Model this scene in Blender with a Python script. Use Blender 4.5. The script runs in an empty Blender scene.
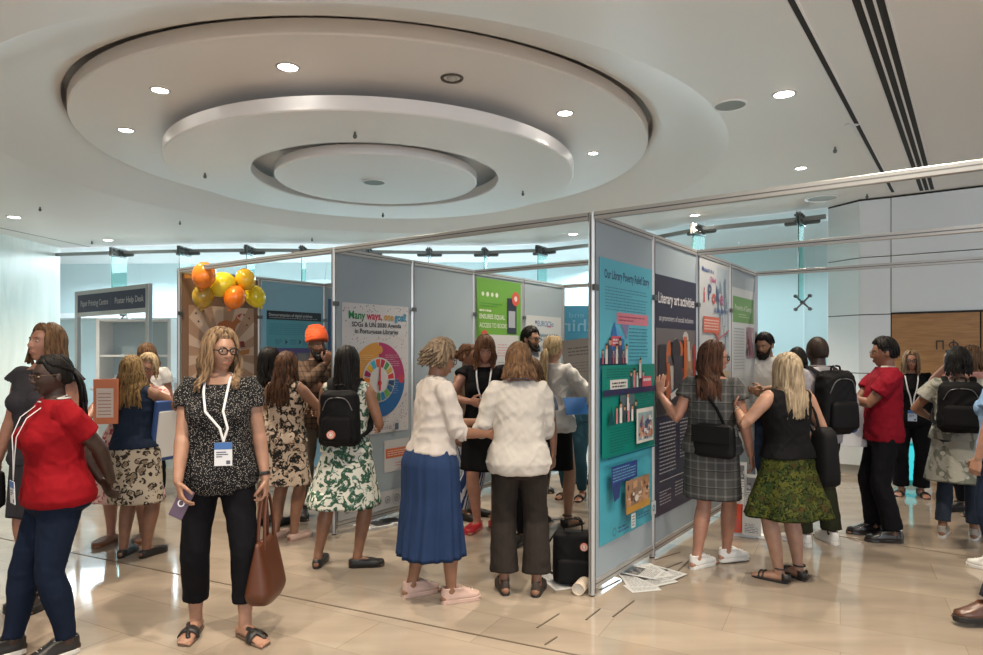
import bpy, bmesh, math, random
from mathutils import Vector, Matrix, noise
S = bpy.context.scene
COL = S.collection
PI = math.pi
V = Vector
# ------------------------------------------------------------------ camera, world, exposure
FPX, HOR, CH = 670.0, 352.0, 1.59
cam = bpy.data.objects.new('camera', bpy.data.cameras.new('camera'))
COL.objects.link(cam)
cam.location = (0, 0, CH)
cam.rotation_euler = (PI/2, 0, 0)
cam.data.sensor_width = 36
cam.data.lens = FPX/983*36
cam.data.shift_y = (HOR-327.5)/983
cam.data.clip_start = .05
S.camera = cam
S.view_settings.view_transform = 'Standard'
S.view_settings.look = 'None'
S.view_settings.gamma = 1
S.view_settings.use_curve_mapping = False
S.view_settings.exposure = 0.78
W = bpy.data.worlds.new('world'); S.world = W; W.use_nodes = True
W.node_tree.nodes['Background'].inputs[0].default_value = (.90, .94, 1.0, 1)
W.node_tree.nodes['Background'].inputs[1].default_value = .72
HC = 2.16            # ceiling height above the eye
CEIL = CH+HC
def lamp(kind, name, loc, power, color, size=1, rot=(0, 0, 0), sy=None, spot=None, blend=.6, parent=None):
    d = bpy.data.lights.new(name, kind); d.energy = power; d.color = color
    if kind == 'AREA':
        d.size = size
        if sy: d.shape = 'RECTANGLE'; d.size_y = sy
    else:
        d.shadow_soft_size = size
    if spot: d.spot_size = spot; d.spot_blend = blend
    o = bpy.data.objects.new(name, d); COL.objects.link(o); o.location = loc; o.rotation_euler = rot
    if parent: o.parent = parent
    return o
# area lamps added under the lobby ceiling, standing in for daylight beyond the glass
lamp('AREA', 'lobby_light', (-3.2, 14.9, 3.68), 480, (.86, .92, 1.0), 13, (math.radians(-14), 0, 0), 1.4)
lamp('AREA', 'lobby_light_east', (4.7, 12.0, 3.68), 85, (.80, .93, 1.0), 4, (math.radians(-14), 0, math.radians(-38)), 1.2)
# unseen cool fill lamp added behind the camera to brighten the right wall
lamp('AREA', 'foyer_light', (2.8, -3.6, 2.4), 85, (.88, .94, 1.0), 5, (math.radians(84), 0, math.radians(-14)), 2.2)

# ------------------------------------------------------------------ helpers
def tag(o, label=None, cat=None, group=None, kind=None):
    if label: o['label'] = label
    if cat: o['category'] = cat
    if group: o['group'] = group
    if kind: o['kind'] = kind
    return o
def empty(name, label, cat, loc=(0, 0, 0), rz=0, group=None):
    o = bpy.data.objects.new(name, None); COL.objects.link(o)
    o.location = loc; o.rotation_euler = (0, 0, rz); o.empty_display_size = .1
    return tag(o, label, cat, group)
def gp(px, py):                    # ground point under a pixel of the photograph
    z = CH*FPX/(py-HOR); return V(((px-491.5)/FPX*z, z, 0))
def at(px, py, Y):                 # point at depth Y
    return V(((px-491.5)/FPX*Y, Y, CH+(HOR-py)/FPX*Y))
MATS = {}
def node_mat(key):
    m = bpy.data.materials.new(key); m.use_nodes = True; MATS[key] = m
    nt = m.node_tree; b = nt.nodes['Principled BSDF']
    return m, nt, b
def mat(key, col=(.5, .5, .5), rough=.6, metal=0, emit=None, es=1, spec=None, coat=0, trans=0, sub=0):
    if key in MATS: return MATS[key]
    m, nt, b = node_mat(key)
    b.inputs['Base Color'].default_value = (*col, 1)
    b.inputs['Roughness'].default_value = rough
    b.inputs['Metallic'].default_value = metal
    if spec is not None: b.inputs['Specular IOR Level'].default_value = spec
    if coat: b.inputs['Coat Weight'].default_value = coat
    if trans: b.inputs['Transmission Weight'].default_value = trans
    if sub:
        b.inputs['Subsurface Weight'].default_value = sub
        b.inputs['Subsurface Radius'].default_value = (.012, .005, .003)
    if emit:
        b.inputs['Emission Color'].default_value = (*emit, 1); b.inputs['Emission Strength'].default_value = es
    return m
def N(nt, t, **kw):
    n = nt.nodes.new(t)
    for k, v in kw.items():
        if k in n.inputs: n.inputs[k].default_value = v
        else: setattr(n, k, v)
    return n
def ramp(nt, stops, interp='LINEAR'):
    r = nt.nodes.new('ShaderNodeValToRGB'); cr = r.color_ramp; cr.interpolation = interp
    while len(cr.elements) < len(stops): cr.elements.new(.5)
    for e, (p, c) in zip(cr.elements, stops):
        e.position = p; e.color = (*c, 1)
    return r
def coords(nt, scale=(1, 1, 1), rot=(0, 0, 0)):
    tc = nt.nodes.new('ShaderNodeTexCoord'); mp = nt.nodes.new('ShaderNodeMapping')
    mp.inputs['Scale'].default_value = scale; mp.inputs['Rotation'].default_value = rot
    nt.links.new(tc.outputs['Object'], mp.inputs[0]); return mp.outputs[0]
def mixc(nt, fac, a, b, mode='MIX'):
    m = nt.nodes.new('ShaderNodeMix'); m.data_type = 'RGBA'; m.blend_type = mode
    for i, x in ((0, fac), (6, a), (7, b)):
        if hasattr(x, 'links'): nt.links.new(x, m.inputs[i])
        elif i == 0: m.inputs[0].default_value = x
        else: m.inputs[i].default_value = (*x, 1)
    return m.outputs[2]
def bump(nt, b, h, dist=.002, strength=.6):
    n = nt.nodes.new('ShaderNodeBump'); n.inputs['Distance'].default_value = dist; n.inputs['Strength'].default_value = strength
    nt.links.new(h, n.inputs['Height']); nt.links.new(n.outputs[0], b.inputs['Normal'])

class MB:
    def __init__(s): s.v = []; s.f = []; s.m = []; s.mats = []; s.cur = 0; s.T = None
    def use(s, m):
        if m not in s.mats: s.mats.append(m)
        s.cur = s.mats.index(m); return s
    def add(s, vs, fs, T=None):
        k = len(s.v)
        for p in vs:
            p = V(p)
            if T: p = T @ p
            if s.T: p = s.T(p) if callable(s.T) else s.T @ p
            s.v.append(p)
        for f in fs: s.f.append([i+k for i in f]); s.m.append(s.cur)
        return s
    def box(s, a, b, T=None):
        (x0, y0, z0), (x1, y1, z1) = a, b
        vs = [(x0, y0, z0), (x1, y0, z0), (x1, y1, z0), (x0, y1, z0), (x0, y0, z1), (x1, y0, z1), (x1, y1, z1), (x0, y1, z1)]
        return s.add(vs, [(0, 3, 2, 1), (4, 5, 6, 7), (0, 1, 5, 4), (1, 2, 6, 5), (2, 3, 7, 6), (3, 0, 4, 7)], T)
    def bar(s, p, q, w, h, up=(0, 0, 1)):          # rectangular bar between two points
        p, q = V(p), V(q); d = (q-p).normalized(); up = V(up)
        a = d.cross(up); a = (a if a.length > 1e-4 else V((1, 0, 0))).normalized(); c = a.cross(d).normalized()
        vs = [e+a*i*w/2+c*j*h/2 for e in (p, q) for i, j in ((-1, -1), (1, -1), (1, 1), (-1, 1))]
        return s.add(vs, [(3, 2, 1, 0), (4, 5, 6, 7), (0, 1, 5, 4), (1, 2, 6, 5), (2, 3, 7, 6), (3, 0, 4, 7)])
    def loft(s, rings, cap=True, closed=True):
        n = len(rings[0]); vs = [p for r in rings for p in r]; fs = []
        for i in range(len(rings)-1):
            for j in range(n if closed else n-1):
                a, b = i*n+j, i*n+(j+1) % n
                fs.append((a, b, b+n, a+n))
        if cap:
            fs.append(tuple(range(n))[::-1]); fs.append(tuple((len(rings)-1)*n+j for j in range(n)))
        return s.add(vs, fs)
    def tube(s, path, rad, ref=(1, 0, 0), n=12, round_=True, cap=True):
        path = [V(p) for p in path]; m = len(path)
        rad = [(r, r) if not isinstance(r, (tuple, list)) else tuple(r) for r in (rad if isinstance(rad, (list, tuple)) and len(rad) == m else [rad]*m)]
        ts = [((path[min(i+1, m-1)]-path[max(i-1, 0)]).normalized()) for i in range(m)]
        P, R, Tn = list(path), list(rad), list(ts)
        if round_:
            for end in (0, -1):
                p, r, t = path[end], rad[end], ts[end]
                sg = -1 if end == 0 else 1; l = min(r)
                ext = [(p+t*sg*l*math.sin(a), (r[0]*math.cos(a), r[1]*math.cos(a)), t) for a in (.5, .95, 1.35)]
                if end == 0:
                    for e in ext: P.insert(0, e[0]); R.insert(0, e[1]); Tn.insert(0, e[2])
                else:
                    for e in ext: P.append(e[0]); R.append(e[1]); Tn.append(e[2])
        ref = V(ref); rings = []; pa = None
        for p, r, t in zip(P, R, Tn):
            a = ref-t*ref.dot(t)
            if a.length < .15: a = (pa-t*pa.dot(t)) if pa is not None else t.orthogonal()
            a.normalize(); pa = a; b = t.cross(a)
            rings.append([p+a*r[0]*math.cos(u)+b*r[1]*math.sin(u) for u in (2*PI*k/n for k in range(n))])
        return s.loft(rings, cap)
    def ell(s, c, r, M=None, n=16, k=10):
        c = V(c); rings = []
        for i in range(1, k):
            th = PI*i/k
            ring = [V((r[0]*math.sin(th)*math.cos(u), r[1]*math.sin(th)*math.sin(u), -r[2]*math.cos(th))) for u in (2*PI*q/n for q in range(n))]
            rings.append([c+(M @ p if M else p) for p in ring])
        return s.loft(rings)
    def disc(s, c, r, z, n=48, up=False):
        return s.add([(c[0]+r*math.cos(2*PI*k/n), c[1]+r*math.sin(2*PI*k/n), z) for k in range(n)], [tuple(range(n)) if up else tuple(range(n))[::-1]])
    def rev(s, c, prof, n=96):                     # surface of revolution about a vertical axis, open profile
        rings = [[(c[0]+r*math.cos(2*PI*k/n), c[1]+r*math.sin(2*PI*k/n), z) for k in range(n)] for r, z in prof]
        return s.loft(rings, cap=False)
    def mesh(s, name='m'):
        me = bpy.data.meshes.new(name); me.from_pydata([tuple(p) for p in s.v], [], s.f)
        for m in s.mats: me.materials.append(m)
        if len(s.mats) > 1: me.polygons.foreach_set('material_index', s.m)
        me.update(); return me
    def build(s, name, m=None, parent=None, smooth=False, bevel=0, **tags):
        if m is not None and not s.mats: s.mats = [m]
        me = s.mesh(name)
        if smooth: me.polygons.foreach_set('use_smooth', [True]*len(me.polygons))
        o = bpy.data.objects.new(name, me); COL.objects.link(o)
        if parent: o.parent = parent
        if bevel:
            b = o.modifiers.new('b', 'BEVEL'); b.width = bevel; b.segments = 2; b.limit_method = 'ANGLE'
        tag(o, **tags); return o
def smooth_angle(o, deg=40):
    o.data.polygons.foreach_set('use_smooth', [True]*len(o.data.polygons))
    try: o.data.set_sharp_from_angle(angle=math.radians(deg))
    except Exception: pass
    return o
def structure(o): o['kind'] = 'structure'; return o
# ------------------------------------------------------------------ materials of the room
def ceiling_mat():
    m, nt, b = node_mat('ceiling_paint')
    b.inputs['Base Color'].default_value = (.86, .835, .82, 1); b.inputs['Roughness'].default_value = .38
    n = N(nt, 'ShaderNodeTexNoise', Scale=3.0); nt.links.new(coords(nt), n.inputs[0]); bump(nt, b, n.outputs[0], .004, .15)
    return m
CEILM = ceiling_mat()
def floor_mat():
    m, nt, b = node_mat('polished_tile')
    co = coords(nt, (1, 1, 1), (0, 0, math.radians(27.5)))
    br = N(nt, 'ShaderNodeTexBrick', Scale=1.0, offset=.5); nt.links.new(co, br.inputs[0])
    br.inputs['Color1'].default_value = (.30, .25, .20, 1); br.inputs['Color2'].default_value = (.36, .305, .245, 1)
    br.inputs['Mortar'].default_value = (.26, .21, .16, 1); br.inputs['Mortar Size'].default_value = .003
    br.inputs['Brick Width'].default_value = 1.2; br.inputs['Row Height'].default_value = .4; br.inputs['Bias'].default_value = -.1
    co2 = coords(nt, (.6, 3, 1), (0, 0, math.radians(27.5)))
    n = N(nt, 'ShaderNodeTexNoise', Scale=1.8, Detail=6.0); nt.links.new(co2, n.inputs[0])
    r = ramp(nt, [(.3, (.84, .83, .82)), (.7, (1.08, 1.08, 1.07))]); nt.links.new(n.outputs[0], r.inputs[0])
    nt.links.new(mixc(nt, 1, br.outputs[0], r.outputs[0], 'MULTIPLY'), b.inputs['Base Color'])
    n2 = N(nt, 'ShaderNodeTexNoise', Scale=1.2, Detail=3.0); nt.links.new(coords(nt), n2.inputs[0])
    r2 = ramp(nt, [(.3, (.05,)*3), (.7, (.12,)*3)]); nt.links.new(n2.outputs[0], r2.inputs[0])
    nt.links.new(r2.outputs[0], b.inputs['Roughness'])
    b.inputs['Specular IOR Level'].default_value = .75
    return m
def marble_mat():
    m, nt, b = node_mat('pale_marble')
    n = N(nt, 'ShaderNodeTexNoise', Scale=1.5, Detail=8.0, Distortion=.8); nt.links.new(coords(nt, (2, 2, .5)), n.inputs[0])
    r = ramp(nt, [(.3, (.56, .61, .57)), (.65, (.72, .75, .70))]); nt.links.new(n.outputs[0], r.inputs[0])
    nt.links.new(r.outputs[0], b.inputs['Base Color']); b.inputs['Roughness'].default_value = .3
    return m
def glass_mat(key, tint, gl=None):
    m = bpy.data.materials.new(key); m.use_nodes = True; nt = m.node_tree; nt.nodes.clear(); MATS[key] = m
    o = N(nt, 'ShaderNodeOutputMaterial'); mx = N(nt, 'ShaderNodeMixShader'); t = N(nt, 'ShaderNodeBsdfTransparent'); g = N(nt, 'ShaderNodeBsdfGlossy')
    t.inputs[0].default_value = (*tint, 1); g.inputs['Roughness'].default_value = .02
    fr = N(nt, 'ShaderNodeFresnel', IOR=1.5)
    if gl: mx.inputs[0].default_value = gl
    else: nt.links.new(fr.outputs[0], mx.inputs[0])
    nt.links.new(t.outputs[0], mx.inputs[1]); nt.links.new(g.outputs[0], mx.inputs[2]); nt.links.new(mx.outputs[0], o.inputs[0])
    return m
def wood_mat():
    m, nt, b = node_mat('oak_veneer')
    n = N(nt, 'ShaderNodeTexNoise', Scale=2.2, Detail=8.0, Distortion=.6); nt.links.new(coords(nt, (1.5, 1.5, 14)), n.inputs[0])
    r = ramp(nt, [(.3, (.34, .165, .06)), (.7, (.48, .255, .10))]); nt.links.new(n.outputs[0], r.inputs[0])
    nt.links.new(r.outputs[0], b.inputs['Base Color']); b.inputs['Roughness'].default_value = .4
    return m
FLOORM, MARBLE, WOOD = floor_mat(), marble_mat(), wood_mat()
GLASS = glass_mat('wall_glass', (.82, .935, .94)); FIN = glass_mat('fin_glass', (.70, .90, .88), .04)
ALU = mat('brushed_aluminium', (.50, .50, .49), .35, .75)
ALUD = mat('groove_dark', (.12, .12, .12), .6)
STEEL = mat('dark_steel', (.16, .17, .17), .35, .8)
WHITE = mat('white_gloss', (.82, .83, .83), .3)
DARK = mat('slot_black', (.02, .02, .02), .7)
CLAD = mat('white_cladding', (.76, .81, .84), .28)
# ------------------------------------------------------------------ floor
structure(MB().box((-16, -7, -.1), (12, 19, 0)).build('floor', FLOORM))
fj = MB()
for (a, b) in (((-40, 530), (620, 664)), ((640, 505), (1100, 577)), ((40, 468), (560, 520))):
    p, q = gp(*a), gp(*b); d = (q-p).normalized()
    fj.bar(p+V((0, 0, .001)), q+V((0, 0, .001)), .012, .002)
structure(fj.build('trim_1', mat('joint_brown', (.09, .065, .045), .6)))
for (a, b) in (((537, 628), (559, 614)), ((586, 620), (600, 609)), ((613, 617), (634, 601)), ((665, 569), (682, 562)), ((545, 645), (557, 637)), ((620, 580), (600, 590)), ((676, 573), (690, 560)), ((655, 560), (680, 552))):
    g = MB(); g.bar(gp(*a)+V((0, 0, .0015)), gp(*b)+V((0, 0, .0015)), .010, .003)
    g.build('floor_slot', mat('slot_metal', (.11, .085, .065), .5, .4), label='short dark metal slot set flush in the tiled floor', cat='floor slot', group='dark slots set in the floor tiles')
# ------------------------------------------------------------------ ceiling with its round recess
CX, CY = -1.38, 8.15
def ceil_plane():
    s = MB(); n = 128; R = 4.03
    def edge(u):
        x, y = math.cos(u), math.sin(u); x0, x1, y0, y1 = -16.0, 12.0, -7.0, 19.0; k = 1e9
        if x > 1e-9: k = min(k, (x1-CX)/x)
        if x < -1e-9: k = min(k, (x0-CX)/x)
        if y > 1e-9: k = min(k, (y1-CY)/y)
        if y < -1e-9: k = min(k, (y0-CY)/y)
        return (CX+x*k, CY+y*k)
    us = sorted(set([2*PI*k/n for k in range(n)]+[math.atan2(y-CY, x-CX) % (2*PI) for x in (-16, 12) for y in (-7, 19)]))
    m = len(us); rings = []
    rings.append([(*edge(u), CEIL) for u in us])
    for r, z in ((R, 0), (R-.02, .01), (R-.3, .13), (R-.62, .23), (R-.74, .28), (R-.78, .33), (R-.78, .52)): rings.append([(CX+r*math.cos(u), CY+r*math.sin(u), CEIL+z) for u in us])
    s.loft(rings, cap=False)
    s.disc((CX, CY), R-.7, CEIL+.52, 96)
    s.box((-16, -7, CEIL+.7), (12, 19, CEIL+.8))
    return s
c = structure(smooth_angle(ceil_plane().build('ceiling', CEILM), 35))
def disc_thing(name, lab, r, rin, z0, z1):
    s = MB(); n = 128; b = .012
    if rin: pr = [(rin, z1), (rin, z0+b), (rin+b, z0), (r-b, z0), (r, z0+b), (r, z1), (rin, z1)]
    else: pr = [(.001, z0), (r-b, z0), (r, z0+b), (r, z1), (.001, z1)]
    s.rev((CX, CY), pr, n)
    return structure(smooth_angle(s.build(name, CEILM), 30))
D1, D2, D3 = 2.35, 2.09, 2.06
disc_thing('ceiling_disc_large', '', 3.2, None, CH+D1, CH+D1+.12)
disc_thing('ceiling_ring_middle', '', 2.36, 1.46, CH+D2, CH+D2+.13)
disc_thing('ceiling_disc_small', '', 1.20, None, CH+D3, CH+D3+.10)
for o in [o for o in COL.objects if o.name.startswith('ceiling_')]: pass
# hangers hidden above the discs
h = MB()
for k in range(6):
    u = k*PI/3
    for r, a, b in ((2.6, D1+.1, HC+.55), (1.9, D2+.1, D1+.02), (.7, D3+.08, D1+.02)):
        h.bar((CX+r*math.cos(u), CY+r*math.sin(u), CH+a), (CX+r*math.cos(u), CY+r*math.sin(u), CH+b), .03, .03, (1, 0, 0))
structure(h.build('trim_2', CEILM))
# slots in the ceiling at the right
def cslot(p, q, w, name):
    s = MB(); a, b = V(p), V(q); s.bar(a, b, w, .006); return s
for i, (px0, py0, px1, py1) in enumerate(((862, -20, 927, 190),)):
    p = at(px0, py0, HC*FPX/(HOR-py0)); q = at(px1, py1, HC*FPX/(HOR-py1)); d = (q-p).normalized(); n_ = V((d.y, -d.x, 0))
    p = p-d*3
    root = empty('air_diffuser', 'long triple slot air diffuser running along the right of the ceiling', 'air vent', p)
    f = MB()
    for k in (-.09, -.03, .03, .09): f.bar(d*0+n_*k+V((0, 0, -.004)), (q-p)+n_*k+V((0, 0, -.004)), .012, .008)
    f.build('frame', WHITE, root)
    for k in (-.06, 0, .06): MB().bar(n_*k+V((0, 0, -.001)), (q-p)+n_*k+V((0, 0, -.001)), .042, .003).build('slot', DARK, root)
p = at(786, -10, HC*FPX/362); q = at(893, 192, HC*FPX/160); d = (q-p).normalized(); p = p-d*3; n_ = V((d.y, -d.x, 0))
root = empty('curtain_track', 'single narrow recessed track left of the triple slot air diffuser', 'ceiling track', p)
MB().bar(V((0, 0, -.002)), q-p+V((0, 0, -.002)), .035, .004).build('slot', DARK, root)
f = MB(); f.bar(n_*-.035+V((0, 0, -.004)), q-p+n_*-.035+V((0, 0, -.004)), .03, .008); f.bar(n_*.026+V((0, 0, -.004)), q-p+n_*.026+V((0, 0, -.004)), .012, .008); f.build('frame', WHITE, root)
for px, py in ((852, 124),):
    c0 = at(px, py, HC*FPX/(HOR-py))
    MB().box((-.06, -.02, -.012), (.06, .02, 0)).build('clip', WHITE, root).location = c0-p
def line_on_ceiling(a, b, name):
    p = at(a[0], a[1], HC*FPX/(HOR-a[1])); q = at(b[0], b[1], HC*FPX/(HOR-b[1]))
    MB().bar(p+V((0, 0, -.001)), q+V((0, 0, -.001)), .03, .003).build(name, ALUD, kind='structure')
line_on_ceiling((-60, 215), (90, 247), 'trim_3')
# ------------------------------------------------------------------ ceiling fixtures
LAMPE = mat('lamp_glow', (1, 1, 1), .5, emit=(1, .95, .86), es=14)
def downlight(px, py, hh, lab, r=.075, power=60, grp='round recessed ceiling spotlights', tilt=0):
    Y = hh*FPX/(HOR-py); c0 = at(px, py, Y)
    root = empty('ceiling_downlight', lab, 'ceiling light', c0, 0, grp)
    s = MB(); s.rev((0, 0), [(r*1.25, 0), (r*1.22, -.006), (r*1.0, -.008), (r*.98, .012)], 32); s.build('trim_ring', mat('trim_white', (.6, .58, .56), .3), root, True)
    MB().disc((0, 0), r*.97, -.003, 32).build('diffuser', LAMPE, root)
    lamp('SPOT', 'bulb', (0, 0, -.03), power, (1, .86, .68), .05, (0, 0, 0), spot=math.radians(105), blend=.8, parent=root)
PIXD = [(288, 67, D1, 'recessed spotlight in the large ceiling disc above the beige near rim', .08),
        (160, 90, D1, 'recessed spotlight at the upper left of the large ceiling disc', .07),
        (126, 130, D1, 'recessed spotlight at the left edge of the large ceiling disc', .07),
        (565, 113, D1, 'recessed spotlight in the right of the large ceiling disc', .07),
        (593, 153, D1, 'small recessed spotlight near the right rim of the large ceiling disc', .055),
        (784, 94, HC, 'largest recessed spotlight right of the round speaker grille', .08),
        (801, 168, HC, 'recessed spotlight just above the upper partition rail on the right', .06),
        (695, 215, HC, 'recessed spotlight just under the long partition rail', .07),
        (14, 217, HC, 'recessed spotlight at the far left edge of the ceiling', .09),
        (108, 240, HC, 'recessed spotlight over the help desk sign', .08),
        (573, 234, HC, 'recessed spotlight far back by the glass wall, above the middle rails', .08)]
for px, py, hh, lab, r in PIXD: downlight(px, py, hh, lab, r, 170)
downlight(18, 90, 2.47, 'recessed spotlight in the outer cove at the left of the picture', .06, 60)
for X_, Y_, l_ in ((-2.6, 2.4, 'left of the photographer'), (-.6, 2.9, 'just ahead of the photographer'), (1.6, 2.7, 'right of the photographer'), (-1.6, .8, 'over the left of the foyer'), (2.9, 3.6, 'over the right front of the booth'), (.6, .6, 'over the photographer')):
    downlight(491.5+FPX*X_/Y_, HOR-HC*FPX/Y_, HC, 'recessed spotlight in the near ceiling '+l_, .08, 200)
def grille(px, py, hh, lab, r, m):
    Y = hh*FPX/(HOR-py); c0 = at(px, py, Y)
    root = empty('ceiling_speaker', lab, 'ceiling speaker', c0)
    MB().rev((0, 0), [(r*1.15, 0), (r*1.12, -.012), (r, -.012), (r*.97, -.004)], 40).build('rim', WHITE, root, True)
    MB().disc((0, 0), r, -.006, 40).build('grille', m, root)
GR = mat('speaker_mesh', (.30, .36, .36), .6)
grille(730, 105, HC, 'round grey ceiling speaker left of the largest recessed spotlight', .13, GR)
grille(822, 198, HC, 'round pale ceiling speaker above the white clad column', .19, mat('speaker_pale', (.5, .55, .55), .6))
grille(374, 182, D3, 'round grey speaker grille in the middle of the smallest ceiling disc', .13, GR)
Y = D1*FPX/(HOR-78); root = empty('ceiling_spotlight', 'dark unlit round fitting in the large ceiling disc, right of centre', 'ceiling light', at(452, 78, Y))
MB().rev((0, 0), [(.10, 0), (.095, -.012), (.075, -.01), (.07, .005)], 32).build('trim_ring', mat('dk', (.08, .07, .06), .4), root, True)
MB().ell((0, 0, 0), (.05, .05, .025)).build('lens', mat('lens_grey', (.5, .48, .45), .3), root, True)
for px, py, hh in ((205, 173, D2), (355, 132, D2), (383, 213, D2), (523, 191, D2), (40, 207, HC), (835, 147, HC), (741, 197, HC), (867, 194, HC), (92, 241, HC), (577, 245, HC), (312, 238, HC), (180, 221, HC)):
    Y = hh*FPX/(HOR-py); root = empty('sprinkler', 'small metal fire sprinkler head under the white ceiling', 'sprinkler', at(px, py, Y), 0, 'ceiling sprinkler heads')
    MB().tube([(0, 0, 0), (0, 0, -.035)], .011, n=8).build('stem', STEEL, root)
    MB().tube([(0, 0, -.04), (0, 0, -.045)], .02, n=10).build('deflector', STEEL, root)
# ------------------------------------------------------------------ walls
LW0, LW1 = V((-8.55, -7, 0)), V((-8.9, 13.9, 0))
structure(MB().box((-9.1, -7, 0), (-8.95, 13.9, CEIL)).build('wall_left', MARBLE))
GP = [(-8.95, 13.9), (-7.4, 13.6), (-6.0, 13.4), (-4.7, 13.3), (-3.7, 13.35), (-2.45, 13.5), (-1.25, 13.6), (-.09, 13.6), (1.1, 13.3), (2.9, 11.9), (3.5, 11.0), (4.75, 10.2), (5.01, 9.98)]
GP = [V((x, y, 0)) for x, y in GP]
for i in range(len(GP)-1):
    a, b = GP[i], GP[i+1]; d = (b-a).normalized()
    g = MB(); g.add([a+d*.01, b-d*.01, b-d*.01+V((0, 0, CEIL-.02)), a+d*.01+V((0, 0, CEIL-.02))], [(0, 1, 2, 3)])
    structure(g.build('window_%d' % (i+1), GLASS))
tb = MB()
for i in range(len(GP)-1):
    a, b = GP[i], GP[i+1]; n_ = V(((b-a).y, -(b-a).x, 0)).normalized()
    if n_.y > 0: n_ = -n_
    tb.bar(a+n_*.12+V((0, 0, CEIL-.16)), b+n_*.12+V((0, 0, CEIL-.16)), .06, .065)
structure(smooth_angle(tb.build('trim_4', mat('truss_grey', (.33, .35, .34), .4, .5))))
fr = MB()
for i in range(len(GP)-1):
    a, b = GP[i], GP[i+1]; fr.bar(a+V((0, 0, .05)), b+V((0, 0, .05)), .1, .1)
structure(fr.build('baseboard_back', ALU))
# hanging glass fins with brackets and spider fittings
def spider(root, c0, n_, t):
    s = MB()
    for i in (-1, 1):
        for j in (-1, 1):
            e = c0+t*i*.10+V((0, 0, j*.10)); s.tube([c0, e], [.016, .012], n=8); s.tube([e-n_*.03, e+n_*.04], .028, n=12)
    s.tube([c0-n_*.02, c0+n_*.1], .03, n=10); s.build('spider_fitting', STEEL, root, True)
for i in range(1, len(GP)-1):
    c0 = GP[i]; d = (GP[i+1]-GP[i-1]).normalized(); n_ = V((d.y, -d.x, 0))
    if n_.y > 0: n_ = -n_
    root = empty('glass_fin', 'hanging glass fin with steel bracket at %s' % ['the first joint beside the left wall', 'the second joint from the left', 'the joint above the balloons', 'the joint right of the balloons', 'the joint behind the tall post', 'the joint over the bare grey panel', 'the middle joint', 'the joint above the mirrored banner', 'the joint behind the tall booth panels', 'the joint over the last booth posters', 'the joint nearest the white column'][i-1], 'glass fin', c0)
    MB().box((-.006, 0, 0), (.006, .42, 1.25), Matrix.Translation(V((0, 0, CEIL-1.4))) @ Matrix(((d.x, n_.x, 0, 0), (d.y, n_.y, 0, 0), (0, 0, 1, 0), (0, 0, 0, 1)))).build('fin', FIN, root)
    e = MB(); e.bar(n_*.42+V((0, 0, CEIL-1.4)), n_*.42+V((0, 0, CEIL-.15)), .012, .012, (1, 0, 0)); e.build('fin_edge', mat('glass_edge', (.02, .12, .10), .2), root)
    s = MB(); s.T = Matrix.Translation((0, 0, CEIL-.27)) @ Matrix(((d.x, n_.x, 0, 0), (d.y, n_.y, 0, 0), (0, 0, 1, 0), (0, 0, 0, 1)))
    s.box((-.03, .02, 0), (-.008, .46, .17)); s.box((.008, .02, 0), (.03, .46, .17))
    for y in (.1, .25, .4):
        for z in (.04, .13): s.tube([(-.045, y, z), (.045, y, z)], .022, (0, 1, 0), 8)
    s.tube([(-.22, .12, .06), (.22, .12, .06)], .035, (0, 1, 0), 10); s.build('bracket', STEEL, root)
    spider(root, n_*.06+V((0, 0, CEIL-1.41)), n_, d)
# beyond the glass: lobby wall, ledge, floor is shared
OUT = mat('lobby_plaster', (.66, .79, .80), .7)
ow = MB()
OP = [V((-12, 16.6, 0)), V((-4, 16.2, 0)), V((1.5, 16.2, 0)), V((6.2, 13.2, 0)), V((9.5, 11.5, 0))]
for i in range(len(OP)-1): ow.bar(OP[i]+V((0, 0, 2.6)), OP[i+1]+V((0, 0, 2.6)), .1, 5.2)
structure(ow.build('wall_lobby', OUT))
ld = MB()
for i in range(2):
    off = V((.1, -.35, 0)) if i > 1 else V((0, -.35, 0))
    ld.bar(OP[i]+off+V((0, 0, 2.45)), OP[i+1]+off+V((0, 0, 2.45)), .6, .12)
structure(ld.build('trim_5', mat('ledge_white', (.9, .92, .92), .5)))
# white clad column and the right wall with its wooden door wall
CP = [V((5.01, 9.98, 0)), V((5.2, 9.46, 0)), V((5.52, 9.26, 0))]
dR = V((.80, -.60, 0)); CP.append(CP[-1]+dR*6)
wc = MB(); zt = CEIL-.025
def face_wall(s, a, b, z0, z1, th=.1):
    d = (b-a).normalized(); n_ = V((-d.y, d.x, 0))
    s.add([a+V((0, 0, z0)), b+V((0, 0, z0)), b+V((0, 0, z1)), a+V((0, 0, z1)), a+n_*th+V((0, 0, z0)), b+n_*th+V((0, 0, z0)), b+n_*th+V((0, 0, z1)), a+n_*th+V((0, 0, z1))], [(0, 1, 2, 3), (5, 4, 7, 6), (3, 2, 6, 7), (4, 0, 3, 7), (1, 5, 6, 2), (0, 4, 5, 1)])
zl = [0, .93, 2.02, 3.06, 3.42, zt]
zs = [.0, 1.29, 2.115, 2.92, zt]
for i in range(2):
    a, b = CP[i], CP[i+1]; d = (b-a).normalized()
    for j in range(len(zs)-1): face_wall(wc, a+d*.004, b-d*.004, zs[j]+.006, zs[j+1]-.006)
DZ = 2.13
a, b = CP[2], CP[3]
for j, (z0, z1) in enumerate(((DZ, 2.92), (2.92, zt))):
    for k in range(3): face_wall(wc, a+dR*(2*k+.006), a+dR*(2*k+1.994), z0+.006, z1-.006)
structure(wc.build('wall_right', CLAD, bevel=.003))
bk = MB()
for i in range(3): face_wall(bk, CP[i]+V((.02, .03, 0)), CP[i+1]+V((.02, .03, 0)), 0, CEIL, .05)
structure(bk.build('wall_right_backing', DARK))
wd = MB()
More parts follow.
